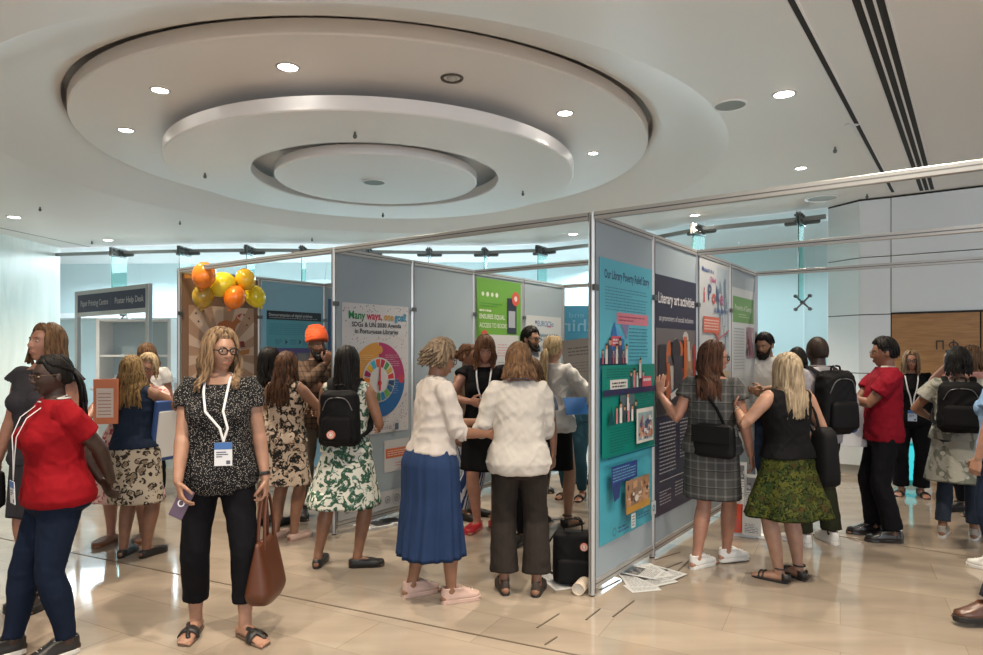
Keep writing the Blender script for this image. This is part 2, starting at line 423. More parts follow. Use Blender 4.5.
for k in range(5): face_wall(wd, a+dR*(.01+k*1.0), a+dR*(k*1.0+.994), .0, DZ-.02)
structure(wd.build('door_1', WOOD, bevel=.002))
structure(MB().bar(a-V((0, .012, 0))+V((0, 0, DZ-.01)), b-V((0, .012, 0))+V((0, 0, DZ-.01)), .03, .02).build('trim_6', DARK))
bb = MB(); 
for i in range(2): bb.bar(CP[i]-V((.02, .03, 0))+V((0, 0, .06)), CP[i+1]-V((.02, .03, 0))+V((0, 0, .06)), .03, .12)
structure(bb.build('baseboard_right', mat('base_stone', (.42, .40, .36), .3)))
# ------------------------------------------------------------------ writing and posters
def text_polys(txt, size, bold=0.0, align='LEFT', shear=0):
    cu = bpy.data.curves.new('t', 'FONT'); cu.body = txt; cu.size = size; cu.align_x = align; cu.offset = bold*size; cu.resolution_u = 3; cu.shear = shear
    o = bpy.data.objects.new('t', cu); COL.objects.link(o)
    dg = bpy.context.evaluated_depsgraph_get(); me = bpy.data.meshes.new_from_object(o.evaluated_get(dg))
    vs = [v.co.copy() for v in me.vertices]; fs = [list(p.vertices) for p in me.polygons]
    bpy.data.objects.remove(o); bpy.data.curves.remove(cu); bpy.data.meshes.remove(me)
    return vs, fs
def ink(c, rough=.45):
    k = 'ink_%02x%02x%02x' % tuple(int(255*min(1, x)) for x in c)
    return mat(k, tuple(x*.62 for x in c), rough)
class Sheet:           # flat printed sheet: everything printed is one mesh; x to the reader's right, y up
    def __init__(s, origin, r, nrm, w, h, base, th=.003, up=(0, 0, 1)):
        s.mb = MB(); s.w, s.h = w, h; s.lv = 0
        r = V(r).normalized(); up = V(up).normalized(); n_ = V(nrm).normalized(); o = V(origin)
        s.T = Matrix(((r.x, up.x, n_.x, 0), (r.y, up.y, n_.y, 0), (r.z, up.z, n_.z, 0), (0, 0, 0, 1))); s.o = o
        s.mb.T = s.T; s.mb.use(ink(base)); s.mb.box((0, 0, 0), (w, h, th)); s.z = th
    def up(s): s.z += .0005
    def rect(s, x, y, w, h, c): s.poly([(x, y), (x+w, y), (x+w, y+h), (x, y+h)], c)
    def poly(s, pts, c): s.up(); s.mb.use(ink(c)); s.mb.add([(x, y, s.z) for x, y in pts], [tuple(range(len(pts)))])
    def many(s, rects, c):
        s.up(); s.mb.use(ink(c)); vs = []; fs = []
        for x, y, w, h in rects:
            k = len(vs); vs += [(x, y, s.z), (x+w, y, s.z), (x+w, y+h, s.z), (x, y+h, s.z)]; fs.append((k, k+1, k+2, k+3))
        s.mb.add(vs, fs)
    def text(s, x, y, t, size, c, bold=.01, align='LEFT', sx=1.0, fit=None):
        vs, fs = text_polys(t, size, bold, align)
        if fit and vs:
            wd = max(v.x for v in vs)-min(v.x for v in vs); sx = fit/wd
        s.up(); s.mb.use(ink(c)); s.mb.add([(x+v.x*sx, y+v.y, s.z) for v in vs], fs)
    def lines(s, x, y, w, h, n, c, seed=0, th=.35, ragged=True):
        rng = random.Random(seed+n); rs = []; dy = h/n
        for i in range(n):
            yy = y+h-dy*(i+1)+dy*(1-th)/2; xx = 0; end = w*(rng.uniform(.45, .8) if ragged and rng.random() < .12 else rng.uniform(.93, 1))
            while xx < end:
                l = min(rng.uniform(.012, .06), end-xx); rs.append((x+xx, yy, l, dy*th)); xx += l+.008
        s.many(rs, c)
    def circle(s, x, y, r, c, a0=0, a1=2*PI, n=28, r0=0):
        s.up(); s.mb.use(ink(c)); full = abs(a1-a0-2*PI) < 1e-6
        A = [a0+(a1-a0)*k/n for k in range(n+1)]
        if r0 == 0:
            pts = [(x+r*math.cos(a), y+r*math.sin(a), s.z) for a in (A[:-1] if full else A)]
            if not full: pts.append((x, y, s.z))
            s.mb.add(pts, [tuple(range(len(pts)))])
        else:
            vs = []; 
            for a in A: vs += [(x+r0*math.cos(a), y+r0*math.sin(a), s.z), (x+r*math.cos(a), y+r*math.sin(a), s.z)]
            s.mb.add(vs, [(2*k, 2*k+1, 2*k+3, 2*k+2) for k in range(n)])
    def photo(s, x, y, w, h, pal, seed=0, n=60):     # a printed photograph: people-like blobs in the given colours
        rng = random.Random(seed); s.rect(x, y, w, h, pal[0])
        for k in range(n):
            c = rng.choice(pal[1:]); ww = w*rng.uniform(.05, .22); hh = h*rng.uniform(.08, .35); xx = x+rng.uniform(0, w-ww); yy = y+rng.uniform(0, max(.001, h-hh))*rng.uniform(.3, 1)
            s.z += .00006
            if rng.random() < .5:
                s.mb.use(ink(c)); m = 9; s.mb.add([(xx+ww/2+ww/2*math.cos(2*PI*q/m), yy+hh/2+hh/2*math.sin(2*PI*q/m), s.z) for q in range(m)], [tuple(range(m))])
            else:
                sk = ww*rng.uniform(-.4, .4); sk = max(x-xx, min(sk, x+w-xx-ww)); s.mb.use(ink(c)); s.mb.add([(xx, yy, s.z), (xx+ww, yy, s.z), (xx+ww+sk, yy+hh, s.z), (xx+sk, yy+hh, s.z)], [(0, 1, 2, 3)])
    def figure(s, x, y, h, body, skin=(.65, .38, .25), hair=(.06, .03, .02)):
        s.rect(x-h*.13, y, h*.26, h*.72, body); s.circle(x, y+h*.82, h*.13, skin, n=12); s.circle(x, y+h*.88, h*.12, hair, 0, PI, n=10)
    def build(s, name, label, cat, group=None):
        s.mb.T = s.T; o = s.mb.build(name); o.location = s.o; tag(o, label, cat, group); return o
# ------------------------------------------------------------------ booth system
A0 = V((.656, 4.37, 0)); UU = V((-.811, .585, 0)); VV = V((.585, .811, 0)); UP = V((0, 0, 1))
PH = 2.5; NF = -UU    # readers stand on the -UU side
PANEL = mat('panel_laminate', (.26, .315, .355), .35)  # grey laminate with the bluish light around it mixed into the colour
PANELB = mat('panel_brown_cloth', (.17, .095, .055), .7)  # brown base colour, used on one panel only
def post(p, lab, h=PH, grp=None, name='booth_post'):
    root = empty(name, lab, 'post', p, math.atan2(VV.y, VV.x), grp)
    s = MB(); n = 8; s.loft([[(.024*math.cos(PI/8+2*PI*k/n), .024*math.sin(PI/8+2*PI*k/n), z) for k in range(n)] for z in (.01, h)]); s.build('upright', ALU, root)
    g = MB()
    for k in range(4):
        a = k*PI/2; g.bar((.0225*math.cos(a), .0225*math.sin(a), .02), (.0225*math.cos(a), .0225*math.sin(a), h-.02), .006, .006, (math.cos(a), math.sin(a), 0))
    g.build('groove', ALUD, root); MB().tube([(0, 0, 0), (0, 0, .02)], .02, n=10, round_=False).build('foot', DARK, root)
    return root
def panel(p, q, lab, m=PANEL, h=PH, grp=None):
    L = (q-p).length; d = (q-p).normalized(); root = empty('booth_partition', lab, 'partition panel', p, math.atan2(d.y, d.x), grp)
    MB().box((.02, -.0085, .1), (L-.02, .0085, h-.03)).build('panel_board', m, root)
    for nm, z0, z1 in (('top_rail', h-.05, h), ('bottom_rail', .045, .105)):
        s = MB(); s.box((.02, -.02, z0), (L-.02, .02, z1)); s.build(nm, ALU, root, bevel=.003)
        g = MB(); g.box((.02, -.0206, (z0+z1)/2-.004), (L-.02, .0206, (z0+z1)/2+.004)); g.build('groove', ALUD, root)
    for x in (0, ):
        k = MB(); k.box((x-.03, -.035, 1.99), (x+.03, -.02, 2.03)); k.build('clip', STEEL, root)
    return root
def beam(p, q, lab, z=PH-.025):
    d = (q-p).normalized(); root = empty('booth_rail', lab, 'rail', p, math.atan2(d.y, d.x)); L = (q-p).length
    MB().box((.024, -.018, z-.025), (L-.024, .018, z+.025)).build('rail_profile', ALU, root, bevel=.003)
    g = MB(); g.box((.026, -.0186, z-.004), (L-.026, .0186, z+.004)); g.build('groove', ALUD, root)
P0 = [A0+VV*k for k in range(5)]; P1 = [A0+UU*2.5+VV*k for k in range(5)]; P2 = [A0+UU*5+VV*k for k in range(4)]
PR = [A0-UU*2.5+VV*k for k in (0, 2, 4)]
nm0 = ['turquoise library poster', 'dark literary art poster', 'collage poster', 'green headed poster']
for k in range(4): panel(P0[k], P0[k+1], 'tall grey booth panel that carries the %s' % nm0[k])
nm1 = ['grey booth panel behind the puzzle wheel poster', 'bare grey booth panel between the puzzle wheel and green posters', 'booth panel behind the green book poster', 'booth panel behind the white list poster']
for k in range(4): panel(P1[k], P1[k+1], nm1[k])
panel(P2[0], P2[1], 'brown booth panel behind the orange balloons', PANELB); panel(P2[1], P2[2], 'grey booth panel coloured with cyan glow behind the cyan archive poster', mat('panel_blue', (.22, .42, .55), .35))  # second panel: cyan glow put into the colour of its grey laminate
panel(P2[2], P2[3], 'booth panel half hidden behind the man in the orange turban')
for k, l in enumerate(('nearest tall booth post beside the rolled tube', 'post between the turquoise and the dark poster', 'post between the dark poster and the collage poster', 'post between the collage poster and the green headed poster', 'last post at the far end of the right booth wall')): post(P0[k], 'aluminium octagonal '+l)
for k, l in enumerate(('tall post left of the puzzle wheel poster', 'post right of the puzzle wheel poster', 'post left of the green book poster', 'post right of the green book poster', 'far post beside the mirrored blue banner')): post(P1[k], 'aluminium octagonal '+l)
for k, l in enumerate(('leftmost booth post under the balloons', 'post between the brown panel and the blue tinted panel', 'post behind the man in the turban')): post(P2[k], 'aluminium octagonal '+l)
for k, l in enumerate(('nearest post out at the right', 'second post out at the right', 'far post out at the right')): post(PR[k], 'aluminium octagonal '+l)
beam(P0[0], P1[0], 'long near aluminium rail from the tall front post to the puzzle wheel booth')
beam(P1[0], P2[0], 'aluminium rail slanting over the balloons')
beam(P0[0], PR[0], 'upper right aluminium rail, nearest and widest of the three crossing the white wall')
beam(P0[2], P1[2], 'aluminium rail across the middle booth from the green poster')
beam(P0[4], P1[4], 'aluminium rail at the back of the middle booth')
beam(P0[2], PR[1], 'aluminium rail crossing the glass wall, middle of the three on the right')
beam(P0[4], PR[2], 'thin far aluminium rail, lowest of the three on the right')
beam(P1[2], P2[2], 'short aluminium rail behind the man in the turban')
beam(PR[0], PR[1], 'side rail out at the right, nearer half'); beam(PR[1], PR[2], 'side rail out at the right, farther half')
def on(base, v, z, gap=.010): return base+VV*v+NF*gap+UP*z
K = (.02, .03, .06)
# turquoise poster
s = Sheet(on(A0, .08, .30), VV, NF, .89, 1.92, (.07, .46, .60)); w, h = s.w, s.h
s.rect(0, 1.20, w, .72, (.13, .58, .74)); s.text(.07, 1.79, 'Our Library Poverty Relief Story', .085, (.02, .04, .13), .016, fit=.76)
s.lines(.08, 1.57, .72, .17, 8, (.04, .22, .34), 1, .26)
s.rect(.26, 1.485, .55, .08, (.82, .28, .36)); s.lines(.30, 1.50, .47, .05, 2, (.45, .08, .14), 2, .4); s.poly([(.32, 1.485), (.46, 1.485), (.42, 1.38)], (.28, .26, .50))
s.lines(.46, 1.22, .34, .25, 10, (.03, .2, .32), 3, .28)
s.poly([(.16, 1.28), (.17, 1.42), (.22, 1.50), (.26, 1.46), (.38, 1.38), (.36, 1.28)], (.03, .20, .55)); s.poly([(.22, 1.50), (.26, 1.46), (.38, 1.38), (.27, 1.38)], (.10, .45, .85))
s.rect(0, 1.20, .42, .05, (.02, .05, .10)); s.rect(.17, 1.33, .16, .07, (.72, .12, .18)); s.lines(.19, 1.34, .12, .045, 2, (.9, .8, .8), 4, .5)
for k in range(8): s.figure(.04+k*.05, 1.21, .10+.04*(k % 3), ((.5, .1, .16), (.75, .72, .7), (.05, .07, .13))[k % 3])
s.rect(0, .58, w, .62, (.0, .27, .22)); s.lines(.07, 1.11, .5, .07, 4, (.0, .12, .11), 5, .4)
s.rect(.12, 1.035, .28, .065, (.80, .80, .76)); s.lines(.15, 1.042, .22, .045, 2, (.05, .05, .06), 6, .5)
for k in range(5): s.figure(.46+k*.05, 1.035, .12+.02*(k % 2), ((.05, .06, .10), (.70, .25, .28), (.75, .75, .75))[k % 3])
s.rect(.64, 1.035, .17, .075, (.62, .10, .16)); s.many([(.66+i*.036, 1.075, .024, .02) for i in range(4)], (.85, .85, .85)); s.figure(.60, 1.10, .15, (.7, .72, .74))
s.rect(0, .995, w, .04, (.03, .03, .10))
s.rect(.25, .86, .24, .13, (.10, .16, .18))
for k in range(6): s.figure(.20+k*.06, .80, .12+.03*(k % 2), ((.65, .25, .3), (.85, .85, .85), (.05, .07, .1))[k % 3])
s.figure(.36, .88, .13, (.75, .75, .8)); s.lines(.5, .87, .31, .11, 6, (.0, .14, .12), 8, .3); s.poly([(.05, .8), (.14, .8), (.095, .93)], (.0, .08, .09))
s.lines(.07, .61, .42, .17, 9, (.0, .14, .12), 7, .32)
s.rect(.50, .63, .31, .25, (.78, .76, .72)); s.photo(.53, .65, .26, .20, ((.30, .45, .5), (.5, .2, .16), (.08, .1, .2), (.6, .35, .25), (.75, .75, .78)), 4)
s.rect(.02, .575, w-.04, .012, (.0, .12, .2))
s.rect(.08, .40, .42, .12, (.02, .05, .25)); s.lines(.10, .41, .38, .10, 5, (.20, .5, .65), 9, .3); s.poly([(.08, .40), (.22, .40), (.20, .30), (.12, .28)], (.02, .05, .2))
s.photo(.30, .19, .42, .20, ((.38, .23, .14), (.6, .35, .2), (.75, .7, .62), (.12, .06, .05), (.5, .25, .12), (.3, .2, .14)), 11, 80); s.rect(.30, .16, .42, .05, (.55, .30, .06))
s.circle(.11, .085, .03, (.05, .25, .34), r0=.018); s.lines(.17, .06, .18, .05, 2, (.02, .10, .25), 12, .5); s.rect(.38, .05, .07, .10, (.75, .8, .8)); s.lines(.395, .06, .04, .08, 4, (.05, .1, .15), 13); s.lines(.50, .09, .2, .04, 2, (.02, .10, .25), 14, .5); s.rect(.74, .07, .08, .10, (.75, .8, .8)); s.circle(.78, .12, .025, (.1, .3, .4), r0=.012)
s.build('poster', 'tall turquoise and green poster with pink banner on the nearest booth panel', 'poster')
# dark literary poster
s = Sheet(on(A0, 1.04, .30), VV, NF, .93, 1.90, (.035, .035, .075)); w = s.w
s.rect(0, 1.48, w, .42, (.025, .028, .065)); s.text(.05, 1.68, 'Literary art activities', .12, (.85, .85, .86), .016, fit=.83); s.text(.07, 1.54, 'as promoters of social inclusion', .065, (.7, .7, .73), .008, fit=.78)
s.photo(0, .78, w, .70, ((.16, .15, .16), (.04, .04, .06), (.45, .28, .18), (.60, .16, .06), (.10, .22, .36), (.62, .60, .58), (.10, .09, .10), (.3, .2, .15), (.55, .1, .08)), 21, 110)
s.rect(.04, .8, .16, .55, (.035, .035, .045)); s.rect(.60, 1.0, .07, .42, (.62, .14, .03)); s.rect(.83, .95, .06, .4, (.5, .05, .05)); s.circle(.42, 1.3, .10, (.03, .03, .04)); s.rect(.36, .86, .2, .40, (.05, .05, .07)); s.poly([(.3, .9), (.6, .98), (.58, 1.02), (.28, .95)], (.75, .75, .78))
s.lines(.05, .32, .36, .42, 14, (.50, .50, .55), 22, .35); s.lines(.50, .40, .34, .34, 12, (.50, .50, .55), 23, .35); s.rect(.05, .27, .80, .006, (.7, .7, .7))
s.lines(.05, .08, .25, .12, 5, (.5, .5, .55), 24); s.lines(.38, .10, .28, .13, 5, (.5, .5, .55), 25); s.poly([(.80, .08), (.84, .08), (.82, .22)], (.75, .75, .75))
s.build('poster', 'dark navy poster headed Literary art activities with photos of a workshop', 'poster')
# collage poster
s = Sheet(on(A0, 2.06, .45), VV, NF, .88, 2.0, (.10, .22, .36)); w = s.w
s.rect(0, .95, w, 1.05, (.62, .66, .69)); s.photo(.50, 1.1, .38, .86, ((.48, .58, .66), (.3, .42, .5), (.62, .7, .75), (.4, .48, .55), (.2, .28, .36), (.55, .6, .62)), 31, 60)
s.text(.06, 1.88, 'Museum in a', .065, (.06, .12, .35), .02); s.text(.28, 1.80, 'Global', .07, (.55, .10, .30), .02)
for i, (ch, c) in enumerate(zip('iPoke', ((.7, .1, .15), (.08, .1, .25), (.75, .1, .1), (.1, .15, .3), (.5, .1, .25)))): s.text(.10+.12*i, 1.60+.03*(i % 2), ch, .20, c, .02)
s.text(.40, 1.52, '& the Library', .065, (.06, .12, .35), .02, fit=.42)
s.rect(.08, 1.32, .50, .15, (.72, .16, .10)); s.lines(.11, 1.34, .43, .11, 4, (.85, .7, .65), 32, .4); s.poly([(.40, 1.32), (.52, 1.32), (.52, 1.26)], (.72, .16, .10))
s.poly([(.5, 1.25), (.88, 1.35), (.88, 1.36), (.5, 1.265)], (.7, .1, .12)); s.photo(.08, 1.02, .36, .20, ((.1, .12, .16), (.25, .08, .1), (.3, .35, .4), (.06, .08, .12)), 33, 30)
s.lines(.08, .93, .25, .07, 3, (.15, .2, .3), 34); s.photo(.36, .88, .13, .13, ((.6, .62, .65), (.04, .05, .08)), 35, 12)
s.poly([(0, .95), (.0, .75), (.2, .70), (.45, .82), (.7, .78), (.88, .95)], (.62, .50, .32)); s.poly([(0, .78), (.2, .72), (.45, .84), (.88, .86), (.88, 0), (0, 0)], (.06, .16, .30))
for j in range(7):
    s.lines(.06, .07+j*.10, .28, .07, 3, (.45, .55, .65), 40+j); s.photo(.40, .07+j*.10, .16, .08, ((.15, .25, .35), (.6, .65, .7), (.3, .3, .35)), 50+j, 10); s.photo(.64, .07+j*.10, .16, .08, ((.2, .3, .4), (.7, .7, .72), (.1, .15, .2)), 60+j, 10)
s.build('poster', 'collage poster with multicoloured lettering, red speech box and dark blue foot', 'poster')
# green headed white poster
s = Sheet(on(A0, 3.06, .60), VV, NF, .86, 1.66, (.70, .75, .78)); w = s.w
s.rect(.03, 1.30, w-.06, .27, (.18, .42, .14)); s.text(.10, 1.43, 'Proverbs of Georgia', .08, (.75, .85, .7), .014, fit=.66); s.lines(.25, 1.35, .4, .05, 2, (.6, .75, .5), 70)
s.lines(.06, .80, .40, .45, 14, (.35, .40, .46), 71, .3); s.photo(.52, .92, .30, .34, ((.45, .3, .36), (.2, .08, .1), (.7, .65, .68), (.5, .2, .25), (.12, .08, .1)), 72, 30)
s.circle(.40, .60, .11, (.5, .62, .6), r0=.10); s.lines(.12, .50, .22, .25, 9, (.42, .5, .55), 73, .2); s.lines(.50, .48, .26, .25, 9, (.42, .5, .55), 74, .2)
s.photo(.08, .15, .22, .22, ((.4, .3, .35), (.12, .08, .1), (.65, .6, .62)), 75, 20); s.photo(.34, .15, .22, .22, ((.35, .3, .35), (.12, .08, .1), (.65, .5, .52)), 76, 20); s.lines(.62, .15, .18, .3, 9, (.3, .35, .4), 77)
s.build('poster', 'white poster with green heading box on the farthest panel of the right wall', 'poster')
# puzzle wheel poster
s = Sheet(on(P1[0], .08, .83), VV, NF, .85, 1.20, (.74, .74, .76)); w = s.w
rng = random.Random(3)
for c in ((.05, .1, .35), (.6, .08, .12), (.55, .3, .05), (.05, .3, .12), (.4, .1, .4), (.03, .03, .05)):
    s.up(); s.mb.use(ink(c)); vs = []; fs = []
    for k in range(95):
        x, y = rng.uniform(.01, w-.015), rng.uniform(.03, 1.19); a = rng.uniform(0, PI); r = rng.uniform(.004, .0075)
        if .06 < x < .8 and .92 < y < 1.12 or math.hypot(x-.44, y-.50) < .37: continue
        q = len(vs); vs += [(x+r*math.cos(a+i*PI/2), y+r*math.sin(a+i*PI/2), s.z) for i in range(4)]; fs.append((q, q+1, q+2, q+3))
    s.mb.add(vs, fs)
x = .07
for t, c, f in (('Many', (.02, .30, .10), .20), ('ways,', (.65, .05, .10), .20), ('one', (.75, .42, .04), .12), ('goal!', (.05, .38, .62), .16)): s.text(x, 1.06, t, .10, c, .025, fit=f); x += f+.022
s.text(w/2, .99, 'SDGs & UN 2030 Agenda', .06, (.03, .03, .04), .018, 'CENTER'); s.text(w/2, .93, 'in Portuguese Libraries', .06, (.03, .03, .04), .018, 'CENTER')
cx, cy, R = .44, .50, .35
for a0, a1, c in ((PI/2, PI, (.78, .38, .08)), (0, PI/2, (.48, .05, .18)), (-PI/2, 0, (.02, .15, .42)), (PI, 1.5*PI, (.10, .32, .60))): s.circle(cx, cy, R, c, a0+.01, a1-.01, r0=.01)
s.circle(cx+.01, cy+.28, .04, (.78, .38, .08)); s.circle(cx+.30, cy+.0, .04, (.62, .07, .10)); s.circle(cx, cy-.28, .04, (.02, .15, .42)); s.circle(cx-.28, cy, .04, (.1, .32, .6))
for (xx, yy, c) in ((.52, .62, (.75, .5, .55)), (.50, .36, (.3, .45, .7)), (.18, .62, (.9, .6, .3)), (.2, .36, (.4, .55, .8))): s.lines(xx, yy, .2, .12, 6, c, int(xx*100), .25)
s.circle(cx, cy, .21, (.76, .76, .77)); SD = [(.75, .04, .06), (.70, .45, .1), (.1, .4, .12), (.6, .03, .08), (.8, .12, .04), (.05, .5, .7), (.85, .5, .02), (.4, .02, .12), (.8, .25, .03), (.65, .03, .2), (.85, .4, .03), (.55, .35, .05), (.1, .25, .1), (.02, .28, .55), (.15, .45, .08), (.02, .15, .35), (.02, .08, .2)]
for k, c in enumerate(SD): s.circle(cx, cy, .195, c, 2*PI*k/17+.04, 2*PI*(k+1)/17-.04, 4, .12)
s.poly([(cx-.01, cy-.10), (cx+.015, cy-.10), (cx+.012, cy+.12), (cx-.004, cy+.12)], (.65, .04, .06)); s.circle(cx, cy-.03, .025, (.65, .04, .06))
s.lines(.30, .03, .30, .03, 2, (.2, .2, .3), 81); s.rect(.64, .02, .05, .06, (.1, .15, .25))
s.build('poster', 'white confetti poster with a colourful puzzle wheel and title Many ways, one goal!', 'poster')
s = Sheet(on(P1[0], .60, .45), VV, NF, .34, .30, (.70, .70, .72)); s.rect(.02, .13, .30, .09, (.72, .16, .05)); s.lines(.04, .145, .26, .06, 3, (.9, .75, .7), 82); s.rect(.14, .03, .14, .07, (.70, .70, .72)); s.lines(.15, .04, .12, .05, 2, (.6, .2, .2), 83)
s.build('notice', 'small white notice with an orange band below the puzzle wheel poster', 'notice')
s = Sheet(on(P1[0], .03, .11, .021), VV, NF, .94, .17, (.62, .64, .66))
for k in range(7): s.circle(.10+k*.125, .085, .035, (.25, .28, .3), r0=.026); s.circle(.10+k*.125, .085, .014, (.3, .33, .36))
s.build('banner', 'low pale strip of ring marks at the foot of the puzzle wheel partition', 'banner')
# green book poster
s = Sheet(on(P1[2], .04, .95), VV, NF, .90, 1.48, (.16, .42, .04)); w = s.w
for k in range(4): s.circle(.12+k*.09, 1.30, .028, (.8, .85, .75), n=10 if k % 2 else 5)
s.lines(.07, 1.15, .45, .06, 2, (.06, .28, .03), 84); s.text(.05, 1.02, 'ENSURES EQUAL', .075, (.85, .9, .8), .012, fit=.50); s.text(.05, .92, 'ACCESS TO BOOKS', .075, (.85, .9, .8), .004, fit=.56); s.lines(.05, 1.10, .25, .025, 1, (.8, .85, .7), 85, .8)
s.rect(.60, .86, .20, .42, (.02, .025, .05)); s.rect(.63, .93, .14, .20, (.45, .48, .55)); s.circle(.78, 1.28, .085, (.72, .10, .06)); s.circle(.78, 1.28, .035, (.85, .8, .8), n=6)
s.rect(.06, 0, w-.12, .84, (.66, .68, .70)); s.lines(.40, .58, .4, .16, 5, (.7, .25, .3), 86, .3); s.lines(.40, .15, .4, .38, 14, (.3, .33, .4), 87, .3)
s.poly([(.05, .1), (.02, .5), (.06, .66), (.16, .68), (.24, .56), (.26, .1)], (.02, .20, .50)); s.circle(.14, .78, .07, (.75, .35, .25)); s.circle(.14, .82, .07, (.65, .08, .05), 0, PI); s.poly([(.28, .2), (.38, .22), (.34, .42)], (.05, .3, .55)); s.circle(.34, .58, .05, (.05, .06, .12))
s.build('poster', 'bright green poster about equal access to books with a phone drawing', 'poster')
# white list poster
s = Sheet(on(P1[3], .06, .85), VV, NF, .86, 1.20, (.72, .75, .77)); w = s.w
s.text(.26, 1.07, 'EUROClio', .10, (.05, .20, .45), .018, fit=.40); s.circle(.23, 1.12, .022, (.05, .08, .3)); s.rect(.50, 1.06, .1, .02, (.6, .1, .25))
s.many([(.05+k*.03, .93+.01*(k % 2), .02, .035) for k in range(25)], (.12, .22, .32)); s.lines(.05, .88, .74, .03, 1, (.3, .4, .5), 88, .6)
for k in range(4): s.poly([(.12+k*.19, .74), (.20+k*.19, .74), (.16+k*.19, .84)], (.35, .4, .45)); s.lines(.07+k*.19, .40, .15, .28, 9, (.35, .45, .5), 90+k, .25)
s.build('poster', 'white poster with blue and red heading EUROClio behind the bearded man', 'poster')
# tan kangaroo poster
s = Sheet(on(P2[0], .10, .75), VV, NF, .82, 1.36, (.54, .33, .21)); w = s.w; cx, cy = .42, .80
for k in range(12):
    a = 2*PI*k/12; pts = []
    for aa in (a, a+.26):
        dx, dy = math.cos(aa), math.sin(aa); t = min(((w-cx) if dx > 0 else cx)/max(1e-6, abs(dx)), ((1.36-cy) if dy > 0 else cy)/max(1e-6, abs(dy))); pts.append((cx+dx*t, cy+dy*t))
    s.poly([(cx, cy)]+pts, (.80, .58, .43))
s.poly([(0.22, 1.05), (0.3, 1.09), (0.36, 1.18), (0.45, 1.21), (0.53, 1.19), (0.57, 1.23), (0.58, 1.27), (0.6, 1.23), (0.65, 1.2), (0.6, 1.17), (0.57, 1.12), (0.56, 1.05), (0.53, 1.05), (0.54, 1.11), (0.48, 1.12), (0.47, 1.06), (0.5, 1.02), (0.41, 1.02), (0.43, 1.06), (0.4, 1.11), (0.33, 1.05)], (.55, .17, .04)); s.poly([(.59, 1.27), (.66, 1.30), (.62, 1.24)], (.45, .03, .04)); s.poly([(.36, .93), (.68, .97), (.70, .90), (.40, .86)], (.22, .03, .02)); s.poly([(.55, .84), (.76, .88), (.75, .82), (.56, .78)], (.55, .20, .04))
for x, y, c in ((.08, 1.27, K), (.11, 1.18, K), (.17, 1.30, K), (.68, 1.28, K), (.75, 1.24, K), (.72, 1.16, K), (.5, .55, (.6, .22, .05)), (.55, .35, (.6, .22, .05)), (.3, .4, (.6, .22, .05))):
    r = .018 if c == K else .045; s.poly([(x+(r if i % 2 == 0 else r*.42)*math.sin(i*PI/5), y+(r if i % 2 == 0 else r*.42)*math.cos(i*PI/5)) for i in range(10)], c)
s.build('poster', 'tan poster with pale rays, an orange kangaroo and small stars', 'poster')
s = Sheet(on(P2[0], .05, 2.40), VV, NF, .9, .04, (.75, .33, .08)); s.build('paper_strip', 'thin orange strip along the top of the brown booth panel', 'strip')
# cyan archive poster
s = Sheet(on(P2[1], .10, .80), VV, NF, .84, 1.30, (.13, .50, .62)); w = s.w
s.rect(0, 1.19, w, .11, (.01, .012, .02)); s.text(.03, 1.235, 'Democratization of digital archives', .05, (.7, .72, .75), .012, fit=.66); s.lines(.04, 1.205, .74, .02, 1, (.35, .4, .45), 95, .5)
s.lines(.03, 1.00, .78, .15, 6, (.05, .28, .40), 96, .25); s.lines(.12, .88, .1, .07, 3, (.05, .2, .3), 97); s.lines(.34, .88, .1, .07, 3, (.05, .2, .3), 98); s.lines(.54, .88, .1, .07, 3, (.05, .2, .3), 99)
for x in (.26, .47): s.poly([(x, .88), (x+.05, .915), (x, .95), (x+.015, .915)], (.02, .07, .15))
s.rect(.02, 0, w-.04, .84, (.13, .10, .34)); s.rect(.45, .42, .33, .36, (.26, .24, .24)); s.rect(.47, .56, .12, .2, (.34, .30, .28)); s.lines(.05, .60, .3, .16, 6, (.30, .26, .50), 100); s.rect(.02, .52, .40, .02, (.35, .15, .42)); s.rect(.47, .34, .3, .04, (.45, .47, .5))
s.build('poster', 'cyan and purple poster with black title bar in the left booth', 'poster')
s = Sheet(on(P2[2], .06, .70), VV, NF, .85, 1.6, (.03, .14, .34)); s.lines(.08, 1.35, .6, .2, 6, (.35, .5, .7), 101); s.circle(.3, .9, .1, (.4, .5, .65)); s.lines(.08, .3, .6, .5, 14, (.2, .35, .55), 102)
s.build('poster', 'dark blue poster half hidden behind the man in the orange turban', 'poster')
# mirrored banner seen from behind, beyond the glass
s = Sheet(V((3.20, 13.2, 1.0)), (-1, 0, 0), (0, 1, 0), 2.9, 1.5, (.10, .42, .56), .01)
s.mb.use(ink((.10, .42, .56))); s.z = -.004
s.rect(0, .55, 2.9, .18, (.06, .32, .46)); s.text(.72, 1.0, 'nothing 4', .34, (.50, .72, .80), .006, fit=1.6); s.text(.62, 1.27, 'another end of', .15, (.3, .6, .7), .004, fit=1.3)
s.build('window_banner', 'blue banner with mirrored white writing hanging beyond the glass wall', 'banner')
